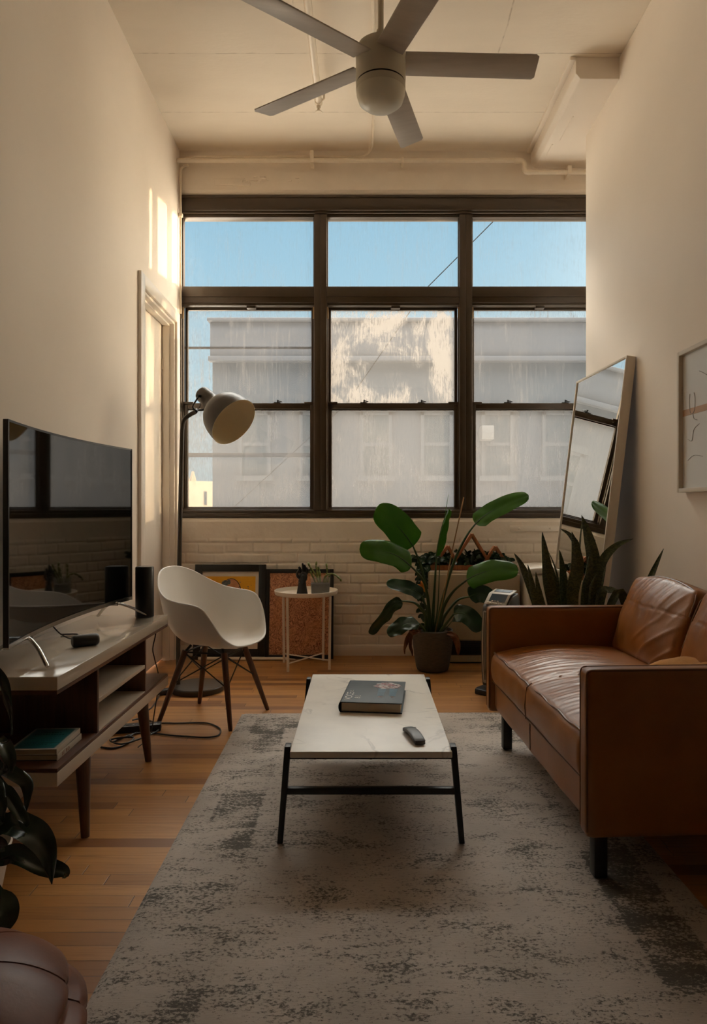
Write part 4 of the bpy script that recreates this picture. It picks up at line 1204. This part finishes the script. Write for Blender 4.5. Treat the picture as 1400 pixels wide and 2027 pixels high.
bleaf([root(.03, .0), zp(680, 900, 4.78), zp(760, 620, 4.79), zp(850, 430, 4.80)], [zp(915, 340, 4.81), zp(990, 275, 4.80), zp(1120, 205, 4.78), zp(1282, 140, 4.76)], .150, (-.35, -.80, .6), prof=wide, seed=5, curl=.10)
bleaf([root(.04, -.03), zp(690, 930, 4.70), zp(760, 810, 4.62)], [zp(855, 730, 4.55), zp(930, 690, 4.50), zp(1060, 655, 4.46), zp(1212, 665, 4.44)], .165, (-.05, -1, .75), prof=wide, seed=6, curl=.2)
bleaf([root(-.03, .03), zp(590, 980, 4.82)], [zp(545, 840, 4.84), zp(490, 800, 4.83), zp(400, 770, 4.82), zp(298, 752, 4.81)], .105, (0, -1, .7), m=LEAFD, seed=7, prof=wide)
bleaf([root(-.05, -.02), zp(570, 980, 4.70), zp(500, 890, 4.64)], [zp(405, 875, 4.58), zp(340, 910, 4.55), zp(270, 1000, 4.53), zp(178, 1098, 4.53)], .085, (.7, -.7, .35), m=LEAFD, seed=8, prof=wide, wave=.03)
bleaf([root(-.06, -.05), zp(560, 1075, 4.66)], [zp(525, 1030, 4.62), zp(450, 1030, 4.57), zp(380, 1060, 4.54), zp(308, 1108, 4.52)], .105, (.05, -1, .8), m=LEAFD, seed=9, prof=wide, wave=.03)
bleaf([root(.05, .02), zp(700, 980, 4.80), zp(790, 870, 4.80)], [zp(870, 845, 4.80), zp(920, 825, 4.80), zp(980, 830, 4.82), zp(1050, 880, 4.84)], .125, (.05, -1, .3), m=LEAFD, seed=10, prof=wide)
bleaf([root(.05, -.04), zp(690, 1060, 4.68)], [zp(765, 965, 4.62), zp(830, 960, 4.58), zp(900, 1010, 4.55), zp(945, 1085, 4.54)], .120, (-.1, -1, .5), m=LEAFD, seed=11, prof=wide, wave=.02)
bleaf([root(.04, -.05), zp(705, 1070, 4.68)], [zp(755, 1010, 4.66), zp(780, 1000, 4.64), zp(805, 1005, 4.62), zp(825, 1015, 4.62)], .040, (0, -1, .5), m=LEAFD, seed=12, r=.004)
for k, (spn, wd, nm) in enumerate([([zp(540, 1090, 4.68), zp(480, 1075, 4.63), zp(440, 1140, 4.60), zp(425, 1240, 4.60)], .034, (.3, -1, .1)), ([zp(520, 1085, 4.67), zp(470, 1110, 4.61), zp(465, 1180, 4.60), zp(480, 1255, 4.60)], .028, (-.3, -1, .1)),
                   ([zp(720, 1095, 4.68), zp(765, 1115, 4.62), zp(790, 1170, 4.61), zp(795, 1245, 4.61)], .045, (-.2, -1, .1)), ([zp(500, 1080, 4.66), zp(485, 1068, 4.60), zp(470, 1080, 4.58), zp(465, 1100, 4.58)], .03, (0, -1, .5))]):
    mb = MB(); blade(mb, spn, wd, nm, n=18, m=8, wave=.05, seed=20 + k, fold=.3)
    mb.build('withered_leaf', DRY, bp, world=True, smooth=80, label='brown dry leaf')
MB().tube([root(.015, -.03), zp(690, 860, 4.75), zp(760, 500, 4.75), zp(835, 155, 4.75)], [.005, .0045, .0045, .0045], 8).build('bamboo_stake', BAMBOO, bp, world=True)

# ------------------------------------------------------------------ snake plant behind the sofa
sn = thing('snake_plant', (1.10, 3.58, 0), 'dark spiky snake plant with banded sword leaves behind the far sofa arm', 'potted plant')
MB().lathe([(0, .002), (.11, .002), (.12, .01), (.155, .30), (.16, .305), (.158, .31), (.150, .305), (.145, .27), (0, .265)], 48, xf=T(1.10, 3.58, 0)).build('pot', BIN, sn, world=True)
MB().lathe([(0, .275), (.146, .270)], 32, xf=T(1.10, 3.58, 0)).build('soil', SOIL, sn, world=True)
def z5(zx, zy, y):               # 5.833x crop at (1020,1020)
    return P(1020 + zx / 5.833, 1020 + zy / 5.833, y)
sword = lambda t: (.55 + .45 * min(1, t / .35)) * (1 if t < .5 else max(.03, 1 - ((t - .5) / .5) ** 1.6))
random.seed(3)
SW = [  # base offset, via points, width, depth
    ((-.09, -.02), [(150, 800), (75, 590), (-10, 440)], .050, 3.56, (.4, -1, .1)),
    ((-.07, -.06), [(240, 1000), (190, 780), (145, 570)], .042, 3.50, (.2, -1, 0)),
    ((-.06, -.03), [(310, 1010), (265, 830), (238, 650)], .038, 3.53, (-.1, -1, 0)),
    ((-.03, -.01), [(400, 900), (360, 560), (312, 195)], .078, 3.57, (.15, -1, 0)),
    ((-.01, .04), [(490, 950), (450, 740), (402, 520)], .045, 3.60, (-.2, -1, 0)),
    ((.0, .05), [(510, 900), (470, 640), (392, 432)], .016, 3.62, (.5, -1, 0)),
    ((.0, .0), [(560, 950), (545, 640), (512, 402)], .058, 3.58, (.3, -1, 0)),
    ((.01, .02), [(585, 900), (590, 780), (560, 700)], .040, 3.60, (.2, -1, 0)),
    ((.02, -.05), [(660, 980), (715, 620), (700, 400), (655, 190)], .085, 3.52, (-.1, -1, 0)),
    ((.02, -.03), [(690, 900), (720, 420), (640, 240), (525, 155)], .046, 3.54, (.2, -1, .1)),
    ((.03, .04), [(720, 800), (735, 420), (755, 200), (780, 65)], .030, 3.62, (.8, -.6, 0)),
    ((.04, -.02), [(800, 950), (845, 680), (855, 470)], .070, 3.55, (.3, -1, 0)),
    ((.05, .0), [(890, 950), (905, 560), (840, 230), (768, 0)], .090, 3.57, (-.15, -1, 0)),
    ((.05, -.05), [(870, 950), (890, 800), (940, 680)], .030, 3.50, (.1, -1, 0)),
    ((.06, -.01), [(930, 900), (1000, 560), (1160, 360), (1365, 272)], .062, 3.55, (-.4, -.9, .3)),
    ((.06, .03), [(900, 900), (920, 480), (925, 280)], .016, 3.61, (.5, -1, 0)),
    ((.07, .04), [(970, 900), (1010, 720), (1050, 560)], .040, 3.62, (.7, -.7, 0)),
    ((.08, -.03), [(960, 1000), (990, 880), (1005, 790)], .045, 3.53, (.1, -1, 0)),
    ((.09, -.04), [(1000, 960), (1085, 870), (1180, 890), (1290, 960)], .050, 3.50, (.0, -.8, .8)),
    ((.09, .02), [(1180, 900), (1380, 1240), (1560, 740), (1716, 385)], .062, 3.39, (-.6, -.8, .2))]
for k, (b, via, wd, dep, nm) in enumerate(SW):
    mb = MB(); pts = [V((1.10 + b[0], 3.58 + b[1], .272))] + [z5(a, c, dep) for a, c in via]
    blade(mb, pts, wd * .78, nm, fold=.28, n=24, m=8, prof=sword, thick=.003, seed=k)
    mb.build('leaf', SNAKE, sn, world=True, smooth=80)

# ------------------------------------------------------------------ plant at the left edge and the pouf
lp = thing('potted_plant', (-1.125, 1.86, 0), 'dark strappy leaved plant in a white pot at the left edge near the console', 'potted plant')
MB().lathe([(0, .002), (.10, .002), (.112, .01), (.150, .205), (.153, .21), (.148, .213), (.14, .19), (0, .185)], 48, xf=T(-1.125, 1.86, 0)).build('pot', BIN, lp, world=True)
MB().lathe([(0, .196), (.141, .192)], 32, xf=T(-1.125, 1.86, 0)).build('soil', SOIL, lp, world=True)
MB().tube([(-1.125, 1.86, .19), (-1.12, 1.85, .40), (-1.11, 1.84, .60)], [.022, .018, .012], 12).build('stem', STALK, lp, world=True)
def z4(zx, zy, y):               # 4.504x crop at (0,1450)
    return P(zx / 4.504, 1450 + zy / 4.504, y)
strap = lambda t: max(.03, (.45 + .55 * min(1, t / .4)) * (1 if t < .5 else (1 - ((t - .5) / .5) ** 1.7)))
LL = [([(-1.12, 1.85, .52), z4(-60, 760, 1.78), z4(150, 830, 1.72), z4(330, 930, 1.68), z4(430, 1100, 1.67), z4(462, 1350, 1.67)], .068, (.35, -.75, .75), 1),
      ([(-1.12, 1.85, .36), z4(-80, 1080, 1.80), z4(150, 1090, 1.78), z4(400, 1200, 1.76), z4(570, 1240, 1.76), z4(590, 1290, 1.77)], .050, (.2, -.8, .8), 2),
      ([(-1.12, 1.85, .66), z4(-60, 250, 1.80), z4(90, 350, 1.77), z4(225, 440, 1.76), z4(245, 560, 1.76), z4(225, 720, 1.76)], .034, (.5, -.8, .4), 3),
      ([(-1.12, 1.85, .60), z4(-40, 420, 1.74), z4(60, 540, 1.72), z4(150, 680, 1.71), z4(225, 790, 1.70), z4(235, 840, 1.70)], .034, (.7, -.7, .3), 4),
      ([(-1.12, 1.85, .70), z4(-50, 60, 1.80), z4(20, 100, 1.76), z4(75, 210, 1.74), z4(95, 300, 1.74), z4(110, 360, 1.74)], .036, (.7, -.7, .3), 5),
      ([(-1.12, 1.84, .44), z4(-60, 420, 1.70), z4(0, 600, 1.66), z4(15, 730, 1.65), z4(20, 800, 1.65)], .026, (.7, -.7, .3), 6),
      ([(-1.12, 1.82, .40), z4(-120, 1420, 1.62), z4(10, 1570, 1.58), z4(60, 1660, 1.57), z4(75, 1760, 1.57)], .07, (.5, -.7, .6), 7),
      ([(-1.12, 1.86, .62), (-1.2, 1.7, .62), (-1.22, 1.55, .50), (-1.22, 1.5, .4)], .06, (-.2, -.3, .9), 8), ([(-1.12, 1.86, .64), (-1.10, 2.0, .68), (-1.08, 2.07, .55), (-1.07, 2.08, .45)], .05, (.3, .3, .9), 9)]
for spn, wd, nm, sd in LL:
    mb = MB(); blade(mb, spn, wd, nm, fold=.35, n=36, m=8, prof=strap, wave=.012, seed=sd)
    mb.build('leaf', LEAFG, lp, world=True, smooth=80)

pf_ = thing('leather_pouf', (-.835, 1.27, 0), 'brown leather pouf with stitched seams in the bottom left corner', 'pouf')
def pff(u, v):
    a = 2 * PI * u; t = PI * v - PI / 2
    n = 8; seam = abs(math.cos(a * n / 2)) ** .35
    r = .295 * (abs(math.cos(t)) ** .55) * (.965 + .035 * seam) * (1.04 - .30 * max(0, math.sin(t)))
    z = .138 + .138 * math.copysign(abs(math.sin(t)) ** .8, math.sin(t))
    r += .006 * noise.noise(V((math.cos(a) * 2.5, math.sin(a) * 2.5, z * 9)))
    cr = math.exp(-((z - .150 - .018 * math.sin(a * 2 + 1)) / .016) ** 2) * max(0, math.sin(a * 1.5 + 1.2)) + .7 * math.exp(-((z - .115 + .01 * math.sin(a * 3)) / .012) ** 2) * max(0, math.sin(a * 1.5 + 1.6))
    r -= .030 * cr * (v > .2) * (v < .85)
    return V((r * math.cos(a), r * math.sin(a), max(.001, z)))
MB().grid(pff, 128, 60, wrap=True).build('pouf_body', POUFL, pf_, smooth=80)
ss = MB()
for k in range(8):
    a = 2 * PI * (k + .5) / 8
    ss.tube([pff(a / (2 * PI), .18 + .80 * j / 24) + V((math.cos(a), math.sin(a), 0)) * .001 for j in range(25)], .0022, 6)
ss.build('seams', POUFL, pf_)

# ------------------------------------------------------------------ tower heater
th_ = thing('tower_heater', (.842, 4.17, 0), 'slim dark tower heater with sloping silver control panel behind the sofa end', 'heater', rz=math.radians(-42))
TG = mk('tower_plastic', (.045, .04, .034), rough=.4, var=.1); TS = mk('tower_silver', (.42, .38, .31), rough=.35, var=.05)
MB().prism([(-.115, -.11), (.115, -.11), (.13, -.06), (.13, .10), (.10, .13), (-.10, .13), (-.13, .10), (-.13, -.06)], 'z', 0, .035, .008).build('base', BLACKP, th_)
sidep = [(-.068, .05), (-.082, .14), (-.088, .27), (-.084, .40), (-.068, .535), (.0, .60), (.075, .618), (.085, .58), (.088, .30), (.08, .05)]
MB().prism(sidep, 'x', -.088, .088, .012).build('body', TG, th_)
MB().prism([(-.045, .03), (.05, .03), (.05, .06), (-.045, .06)], 'x', -.06, .06).build('neck', BLACKP, th_)
def fy(z):
    return -.068 - .02 * math.sin(PI * (z - .05) / .49)
rm_ = MB()
zz = [.075 + .43 * i / 16 for i in range(17)]
for xx in (-.070, .070):
    rm_.tube([(xx * (1 - .0 * z), fy(z) - .002, z) for z in zz], .005, 8)
for z in (zz[0], zz[-1]):
    rm_.tube([(-.07, fy(z) - .002, z), (.07, fy(z) - .002, z)], .005, 8)
rm_.build('grille_rim', TS, th_)
gl_ = MB()
for k in range(12):
    xx = -.058 + .0106 * k
    gl_.tube([(xx, fy(z) - .001, z) for z in zz], .002, 6)
gl_.build('grille_bars', TS, th_)
MB().box((-.064, -.0795, .079), (-.02, -.0765, .09)).build('badge', TS, th_)
pn = MB().prism([(-.062, .548), (-.004, .606), (.072, .626), (.070, .632), (-.008, .613), (-.068, .553)], 'x', -.075, .075, .003)
pno = pn.build('control_panel', TS, th_)
cc = MB().prism([(-.050, .5665), (-.010, .6075), (-.012, .6105), (-.054, .5690)], 'x', -.05, .06).prism([(.02, .619), (.055, .6275), (.0545, .6305), (.019, .622)], 'x', -.055, .055)
cc.build('display_window', mk('display_blue', (.02, .05, .075), rough=.08, spec=.7, var=.1), pno)
bt = MB()
for k in range(6):
    bt.box((-.055 + .018 * k, -.070, .5560), (-.043 + .018 * k, -.060, .5640), .001)
for k in range(3):
    bt.box((-.028 + .018 * k, -.058, .5690), (-.018 + .018 * k, -.051, .5750), .001)
bt.build('buttons', mk('button_white', (.6, .56, .5), rough=.4, var=.05), pno)

# ------------------------------------------------------------------ ceiling fan
cf = thing('ceiling_fan', (.076, 2.86, CEILZ), 'white five bladed ceiling fan with round light dome', 'ceiling fan')
def fz(prof, name, m, **k):
    return MB().lathe(prof, 64, xf=T(.076, 2.86, 0)).build(name, m, cf, world=True, smooth=50, **k)
fz([(0, CEILZ), (.065, CEILZ), (.062, CEILZ - .05), (.02, CEILZ - .07), (0, CEILZ - .07)], 'canopy', FANM)
fz([(.0125, CEILZ - .06), (.0125, 3.10)], 'down_rod', FANM)
fz([(0, 3.145), (.018, 3.14), (.022, 3.095), (.05, 3.085), (.085, 3.078), (.098, 3.068), (.1045, 3.045), (.1045, 2.925), (.102, 2.918)], 'motor_housing', FANM)
fz([(.100, 2.921), (.100, 2.908)], 'painted_gap_shade', BLACK)  # black ring added to paint in the shade of the seam above the dome
fz([(.098, 2.912), (.1035, 2.911), (.1035, 2.888), (.1025, 2.884)], 'trim_ring', FANM)
fz([(.1020, 2.886), (.1015, 2.872), (.092, 2.842), (.068, 2.822), (.036, 2.813), (0, 2.811)], 'light_dome', FANG)
for k in range(5):
    a = 2.5 + 72 * k
    xf = T(.076, 2.86, 3.005) @ rot(a, 'Z') @ rot(-13, 'X')
    bld = MB().box((.095, -.058, -.003), (.665, .058, .003), 0)
    out = [(.10, -.058), (.645, -.062), (.658, -.052), (.665, .048), (.655, .060), (.10, .058)]
    bld = MB().prism(out, 'z', -.003, .003, .0012, xf=xf)
    bo_ = bld.build('fan_blade', BLADE, cf, world=True)
    MB().prism([(.085, -.022), (.17, -.045), (.19, .0), (.17, .045), (.085, .022)], 'z', .003, .008, .001, xf=xf).build('blade_iron', FANM, bo_, world=True)

# ------------------------------------------------------------------ pipes
sk = thing('sprinkler_pipe', (-.285, 2.0, 3.80), 'white sprinkler pipe running along the ceiling past the fan', 'pipe')
MB().tube([(-.285, -5.0, 3.765), (-.285, 4.40, 3.765)], .022, 16).tube([(-.285, 4.40, 3.765), (-.285, 4.435, 3.765)], .025, 16).build('pipe_run', PIPE, sk, world=True)
hdm = MB().tube([(-.285, 4.425, 3.765), (-.285, 4.425, 3.725)], .014, 12)
hdm.lathe([(0, 3.70), (.020, 3.70), (.022, 3.704), (.008, 3.712), (.008, 3.73), (0, 3.73)], 20, xf=T(-.285, 4.425, 0))
hdm.tube([(-.265, 4.425, 3.775), (-.250, 4.425, 3.79), (-.250, 4.425, 3.82)], .007, 8).build('sprinkler_head', PIPE, sk, world=True)
hg = MB()
for y in (.5, 2.0, 3.6):
    hg.tube([(-.285, y, 3.785), (-.285, y, CEILZ)], .005, 8)
hg.build('hanger', PIPE, sk, world=True)
mp = thing('wall_pipe', (0, 5.17, 3.764), 'thick white pipe crossing above the window with a step down under the beam', 'pipe')
MB().tube([(-1.405, 5.17, 3.764), (1.175, 5.17, 3.764)], .0165, 16).build('pipe_run', PIPE, mp, world=True)
MB().tube(spline([(1.17, 5.17, 3.764), (1.205, 5.17, 3.762), (1.225, 5.17, 3.74), (1.225, 5.17, 3.70), (1.24, 5.17, 3.678), (1.275, 5.17, 3.676)], 6), .0195, 14).build('elbow', PIPE, mp, world=True)
MB().tube([(1.27, 5.17, 3.676), (1.99, 5.17, 3.676)], .0165, 16).build('pipe_run', PIPE, mp, world=True)
for a, b in (((-.398, 5.15, 3.742), (-.370, 5.25, 3.835)), ((.29, 5.152, 3.744), (.31, 5.25, 3.784)), ((1.55, 5.15, 3.654), (1.58, 5.25, 3.72))):
    MB().box(a, b, .003).build('bracket', PIPE, mp, world=True)
MB().tube([(1.15, 5.17, 3.764), (1.19, 5.17, 3.764)], .021, 14).build('coupling', PIPE, mp, world=True)
cn = thing('thin_conduit', (0, 5.2, 3.8), 'thin white conduit above the thick wall pipe bending along the ceiling to the fan', 'pipe')
cv_ = spline([(-1.385, 5.205, 3.775), (-1.36, 5.205, 3.79), (-1.30, 5.21, 3.813), (-1.22, 5.21, 3.817), (-.6, 5.21, 3.815), (-.08, 5.21, 3.812), (-.02, 5.21, 3.816), (.04, 5.20, 3.835), (.068, 5.15, 3.857), (.074, 5.05, 3.868), (.074, 4.5, 3.869), (.05, 3.4, 3.869), (.055, 2.93, 3.869)], 8)
MB().tube(cv_, .0095, 10).build('conduit_run', PIPE, cn, world=True)
MB().tube([(-.70, 5.21, 3.8155), (-.65, 5.21, 3.8155)], .0125, 12).build('coupling', PIPE, cn, world=True)
vc = spline([(-1.33, 5.20, 3.745), (-1.375, 5.215, 3.735), (-1.392, 5.22, 3.69), (-1.393, 5.22, 3.5), (-1.393, 5.22, 2.62)], 6)
co = thing('corner_conduit', (-1.393, 5.22, 2.6), 'thin white conduit dropping down the left corner beside the window', 'pipe')
MB().tube(vc, .0085, 10).build('conduit_run', PIPE, co, world=True)
MB().box((-1.408, 5.205, 3.36), (-1.378, 5.24, 3.385), .002).build('strap', PIPE, co, world=True)

# ------------------------------------------------------------------ cords on the floor
def floorpts(l):
    return [V((*(P(x, y, F * H / (y - VY)).xy), z)) for x, y, z in l]
c1 = floorpts([(255, 1462, .006), (290, 1440, .006), (320, 1434, .006), (350, 1434, .006), (385, 1433, .006), (412, 1434, .006), (432, 1442, .006), (437, 1450, .006), (430, 1459, .006), (405, 1462, .006), (370, 1460, .006), (330, 1457, .006), (290, 1452, .006), (262, 1456, .006), (225, 1470, .006)])
tag(MB().tube(spline(c1, 8), .0042, 8).build('extension_lead', CORD, None), 'long black cord lying in a wide loop on the wood floor by the chair', 'cord')
c2 = floorpts([(200, 1481, .005), (225, 1483, .005), (250, 1475, .005), (265, 1463, .006), (245, 1465, .014), (218, 1470, .012), (240, 1477, .010), (275, 1468, .012), (310, 1452, .010), (313, 1442, .010), (300, 1432, .010), (280, 1427, .012), (262, 1430, .012)])
tag(MB().tube(spline(c2, 8), .0045, 8).build('cable_tangle', CORD, None), 'tangled black cord coiled on the floor under the console', 'cord')
c3 = floorpts([(284, 1412, .006), (300, 1403, .006), (312, 1386, .007), (318, 1374, .010), (328, 1370, .014)]) + [V((-1.12, 4.17, .012))]
lampc = MB().tube(spline(c3, 8), .004, 8)
tag(lampc.build('lamp_cord', CORD, None), 'black lamp cord with inline switch running from the lamp base to the console', 'cord')
q = floorpts([(325, 1375, .0)])[0]
MB().rbox((.085, .05, .034), .012, (10, 8, 6), xf=T(q.x, q.y, .018) @ rot(35, 'Z')).build('inline_switch', CORD, bpy.data.objects['lamp_cord'], smooth=60)
q = floorpts([(275, 1447, 0)])[0]
ps = thing('power_strip', (q.x, q.y, 0), 'black power strip on the floor behind the console leg', 'power strip', rz=math.radians(12))
MB().box((-.20, -.03, 0), (.11, .03, .036), .006).build('strip_body', CORD, ps)
so5 = MB()
for k in range(5):
    so5.box((-.17 + .055 * k, -.017, .036), (-.13 + .055 * k, .017, .038), .001)
so5.build('sockets', BLACKP, ps)
c4 = [V((-1.02, 3.345, .60)), V((-1.015, 3.35, .53)), V((-1.03, 3.35, .45)), V((-1.02, 3.345, .40)), V((-1.0, 3.345, .30)), V((-1.02, 3.35, .15))] + [V((-1.03, 3.30, .04)), V((-1.06, 3.22, .01))]
tag(MB().tube(spline(c4, 8), .0028, 8).build('speaker_cord', CORD, None), 'thin dark cord hanging behind the far end of the console', 'cord')

# ------------------------------------------------------------------ outside
FACADE = mk('grey_brick_facade', (.015, .021, .028), col2=(.011, .016, .023), rough=.9, vscale=.5, bump=.2, bscale=3)
FTRIM = mk('facade_trim', (.024, .029, .035), rough=.8, var=.15, vscale=1)
FDARK = mk('facade_cornice', (.018, .022, .030), rough=.8, var=.25, vscale=.6, stretch=(.3, 1, 8))
FGLASS = mk('facade_glass', (.014, .022, .027), rough=.15, spec=.5, var=.2)
ob = thing('brick_building', (3, 21, -9), 'large grey brick building across the street seen through the windows', 'building')
MB().box((-3.52, 16, -9), (10, 27, 4.7)).build('wall', FACADE, ob, world=True, smooth=0)
MB().box((-3.55, 15.85, 4.55), (10.1, 27, 5.42), .03).box((-3.6, 15.75, 5.42), (10.1, 27, 5.50), .02).box((-3.58, 15.78, 4.5), (10.1, 16, 4.62), .02).build('cornice', FDARK, ob, world=True)
random.seed(9)
for row, zt in ((0, 3.35), (1, .35), (2, -2.6)):
    for col in range(9):
        x = -2.9 + 1.42 * col
        wf_ = MB()
        for a, b in (((x, 15.94, zt - 1.5), (x + .08, 16.02, zt)), ((x + .67, 15.94, zt - 1.5), (x + .75, 16.02, zt)), ((x, 15.94, zt - .08), (x + .75, 16.02, zt)), ((x - .06, 15.88, zt - 1.62), (x + .81, 16.02, zt - 1.5)), ((x, 15.95, zt - .80), (x + .75, 16.02, zt - .72)), ((x - .1, 15.92, zt), (x + .85, 16.02, zt + .18))):
            wf_.box(a, b)
        o = wf_.build('window', FTRIM, ob, world=True, smooth=0)
        MB().box((x + .02, 15.97, zt - 1.5), (x + .73, 16.01, zt - .02)).build('pane', FGLASS, o, world=True, smooth=0)
MB().box((2.72, 15.55, 2.66), (3.0, 16.0, 2.98), .02).build('cooling_unit', mk('unit_white', (.08, .08, .08), rough=.5, var=.1), ob, world=True)
CREAMW = mk('cream_wall', (.20, .16, .11), rough=.85, var=.08, vscale=.5)
cb = thing('cream_building', (-10.6, 41.5, -9), 'low sunlit cream building at the lower left of the left window', 'building', rz=math.radians(38))
MB().box((-1.6, -1.6, 0), (1.6, 1.6, 11.6)).build('wall', CREAMW, cb, smooth=0)
rr = MB()
for k in range(3):
    rr.prism([(-1.2 + .42 * k, 11.6), (-.85 + .42 * k, 11.6), (-1.02 + .42 * k, 12.2)], 'y', -1.2, -.9)
rr.build('chimneys', CREAMW, cb)
MB().box((.3, -1.63, 10.2), (.45, -1.59, 11.0)).build('window', FGLASS, cb)
tag(MB().tube([(-6.0, 15.0, -1.8), (-.3, 13.0, 3.1), (1.1, 12.0, 4.95), (2.35, 12.0, 6.2), (5.5, 11.5, 9.2)], .008, 6).build('utility_wire', mk('wire_black', (.004, .004, .004), rough=.95, spec=0.0, var=.1), None), 'thin dark overhead wire crossing the sky outside the middle and right windows', 'wire')
GUARD = mk('guard_metal', (.016, .012, .009), rough=.8, spec=.1, var=.2)
gd = thing('window_guard', (-.88, 5.50, 1.5), 'two horizontal guard bars outside the left window', 'window guard')
MB().box((-1.455, 5.49, 2.412), (-.30, 5.506, 2.430), .002).build('guard_bar', GUARD, gd, world=True)
MB().box((-1.455, 5.49, 1.540), (-.30, 5.51, 1.574), .002).build('guard_bar', GUARD, gd, world=True)
MB().box((-.31, 5.44, 1.50), (-.285, 5.512, 2.46), .002).build('guard_post', GUARD, gd, world=True)

# ------------------------------------------------------------------ light: evening sky, low sun from the right
sund = V((1.0, .335, .058)).normalized()
wd = bpy.data.worlds.new('evening_sky'); bpy.context.scene.world = wd; wd.use_nodes = True
nt = Nt(wd); bg = wd.node_tree.nodes['Background']
dr = nt.n('VectorMath', operation='NORMALIZE', i0=nt.n('TexCoord').outputs['Generated']).outputs[0]
e = nt.xyz(dr)
sd = nt.n('VectorMath', operation='DOT_PRODUCT', i0=dr, i1=tuple(sund)).outputs['Value']
glow = nt.m('POWER', nt.m('MAXIMUM', nt.m('MULTIPLY_ADD', sd, .5, .5), 0.0), SKY_GLOWP)
elev = e[2]
sky = nt.mix(nt.smooth(elev, .0, .45), SKY_LOW, SKY_MID)
sky = nt.mix(nt.smooth(elev, .44, .75), sky, SKY_TOP)
sky = nt.mix(nt.smooth(elev, -.02, -.25), sky, SKY_GROUND)
gl2 = nt.n('VectorMath', operation='SCALE', i0=SKY_GLOW); nt.put(gl2.inputs['Scale'], glow)
tot = nt.n('VectorMath', operation='ADD', i0=sky, i1=gl2.outputs[0]).outputs[0]
nt.put(bg.inputs[0], tot); bg.inputs[1].default_value = SKY_STRENGTH
sun = bpy.data.lights.new('sun', 'SUN'); sun.energy = SUN_E; sun.color = SUN_C; sun.angle = math.radians(.8)
so6 = bpy.data.objects.new('sun', sun); C.objects.link(so6); so6.rotation_euler = (-sund).to_track_quat('-Z', 'Y').to_euler(); so6.location = (8, 8, 6)

# ------------------------------------------------------------------ camera and view
cam = bpy.data.cameras.new('camera'); co_ = bpy.data.objects.new('camera', cam); C.objects.link(co_)
co_.location = (0, 0, H); co_.rotation_euler = (PI / 2, 0, 0)
cam.sensor_fit = 'VERTICAL'; cam.sensor_height = 36; cam.sensor_width = 24.86; cam.lens = 36 * F / 2027
cam.shift_x = (700 - VX) / 2027; cam.shift_y = (VY - 1013.5) / 2027
cam.clip_start = .05; cam.clip_end = 400
sc_ = bpy.context.scene; sc_.camera = co_
sc_.view_settings.view_transform = 'Standard'; sc_.view_settings.look = 'None'
sc_.view_settings.gamma = 1; sc_.view_settings.use_curve_mapping = False; sc_.view_settings.exposure = EXPOSURE
sc_.cycles.max_bounces = 14; sc_.cycles.diffuse_bounces = 8; sc_.cycles.transparent_max_bounces = 16; sc_.cycles.transmission_bounces = 8
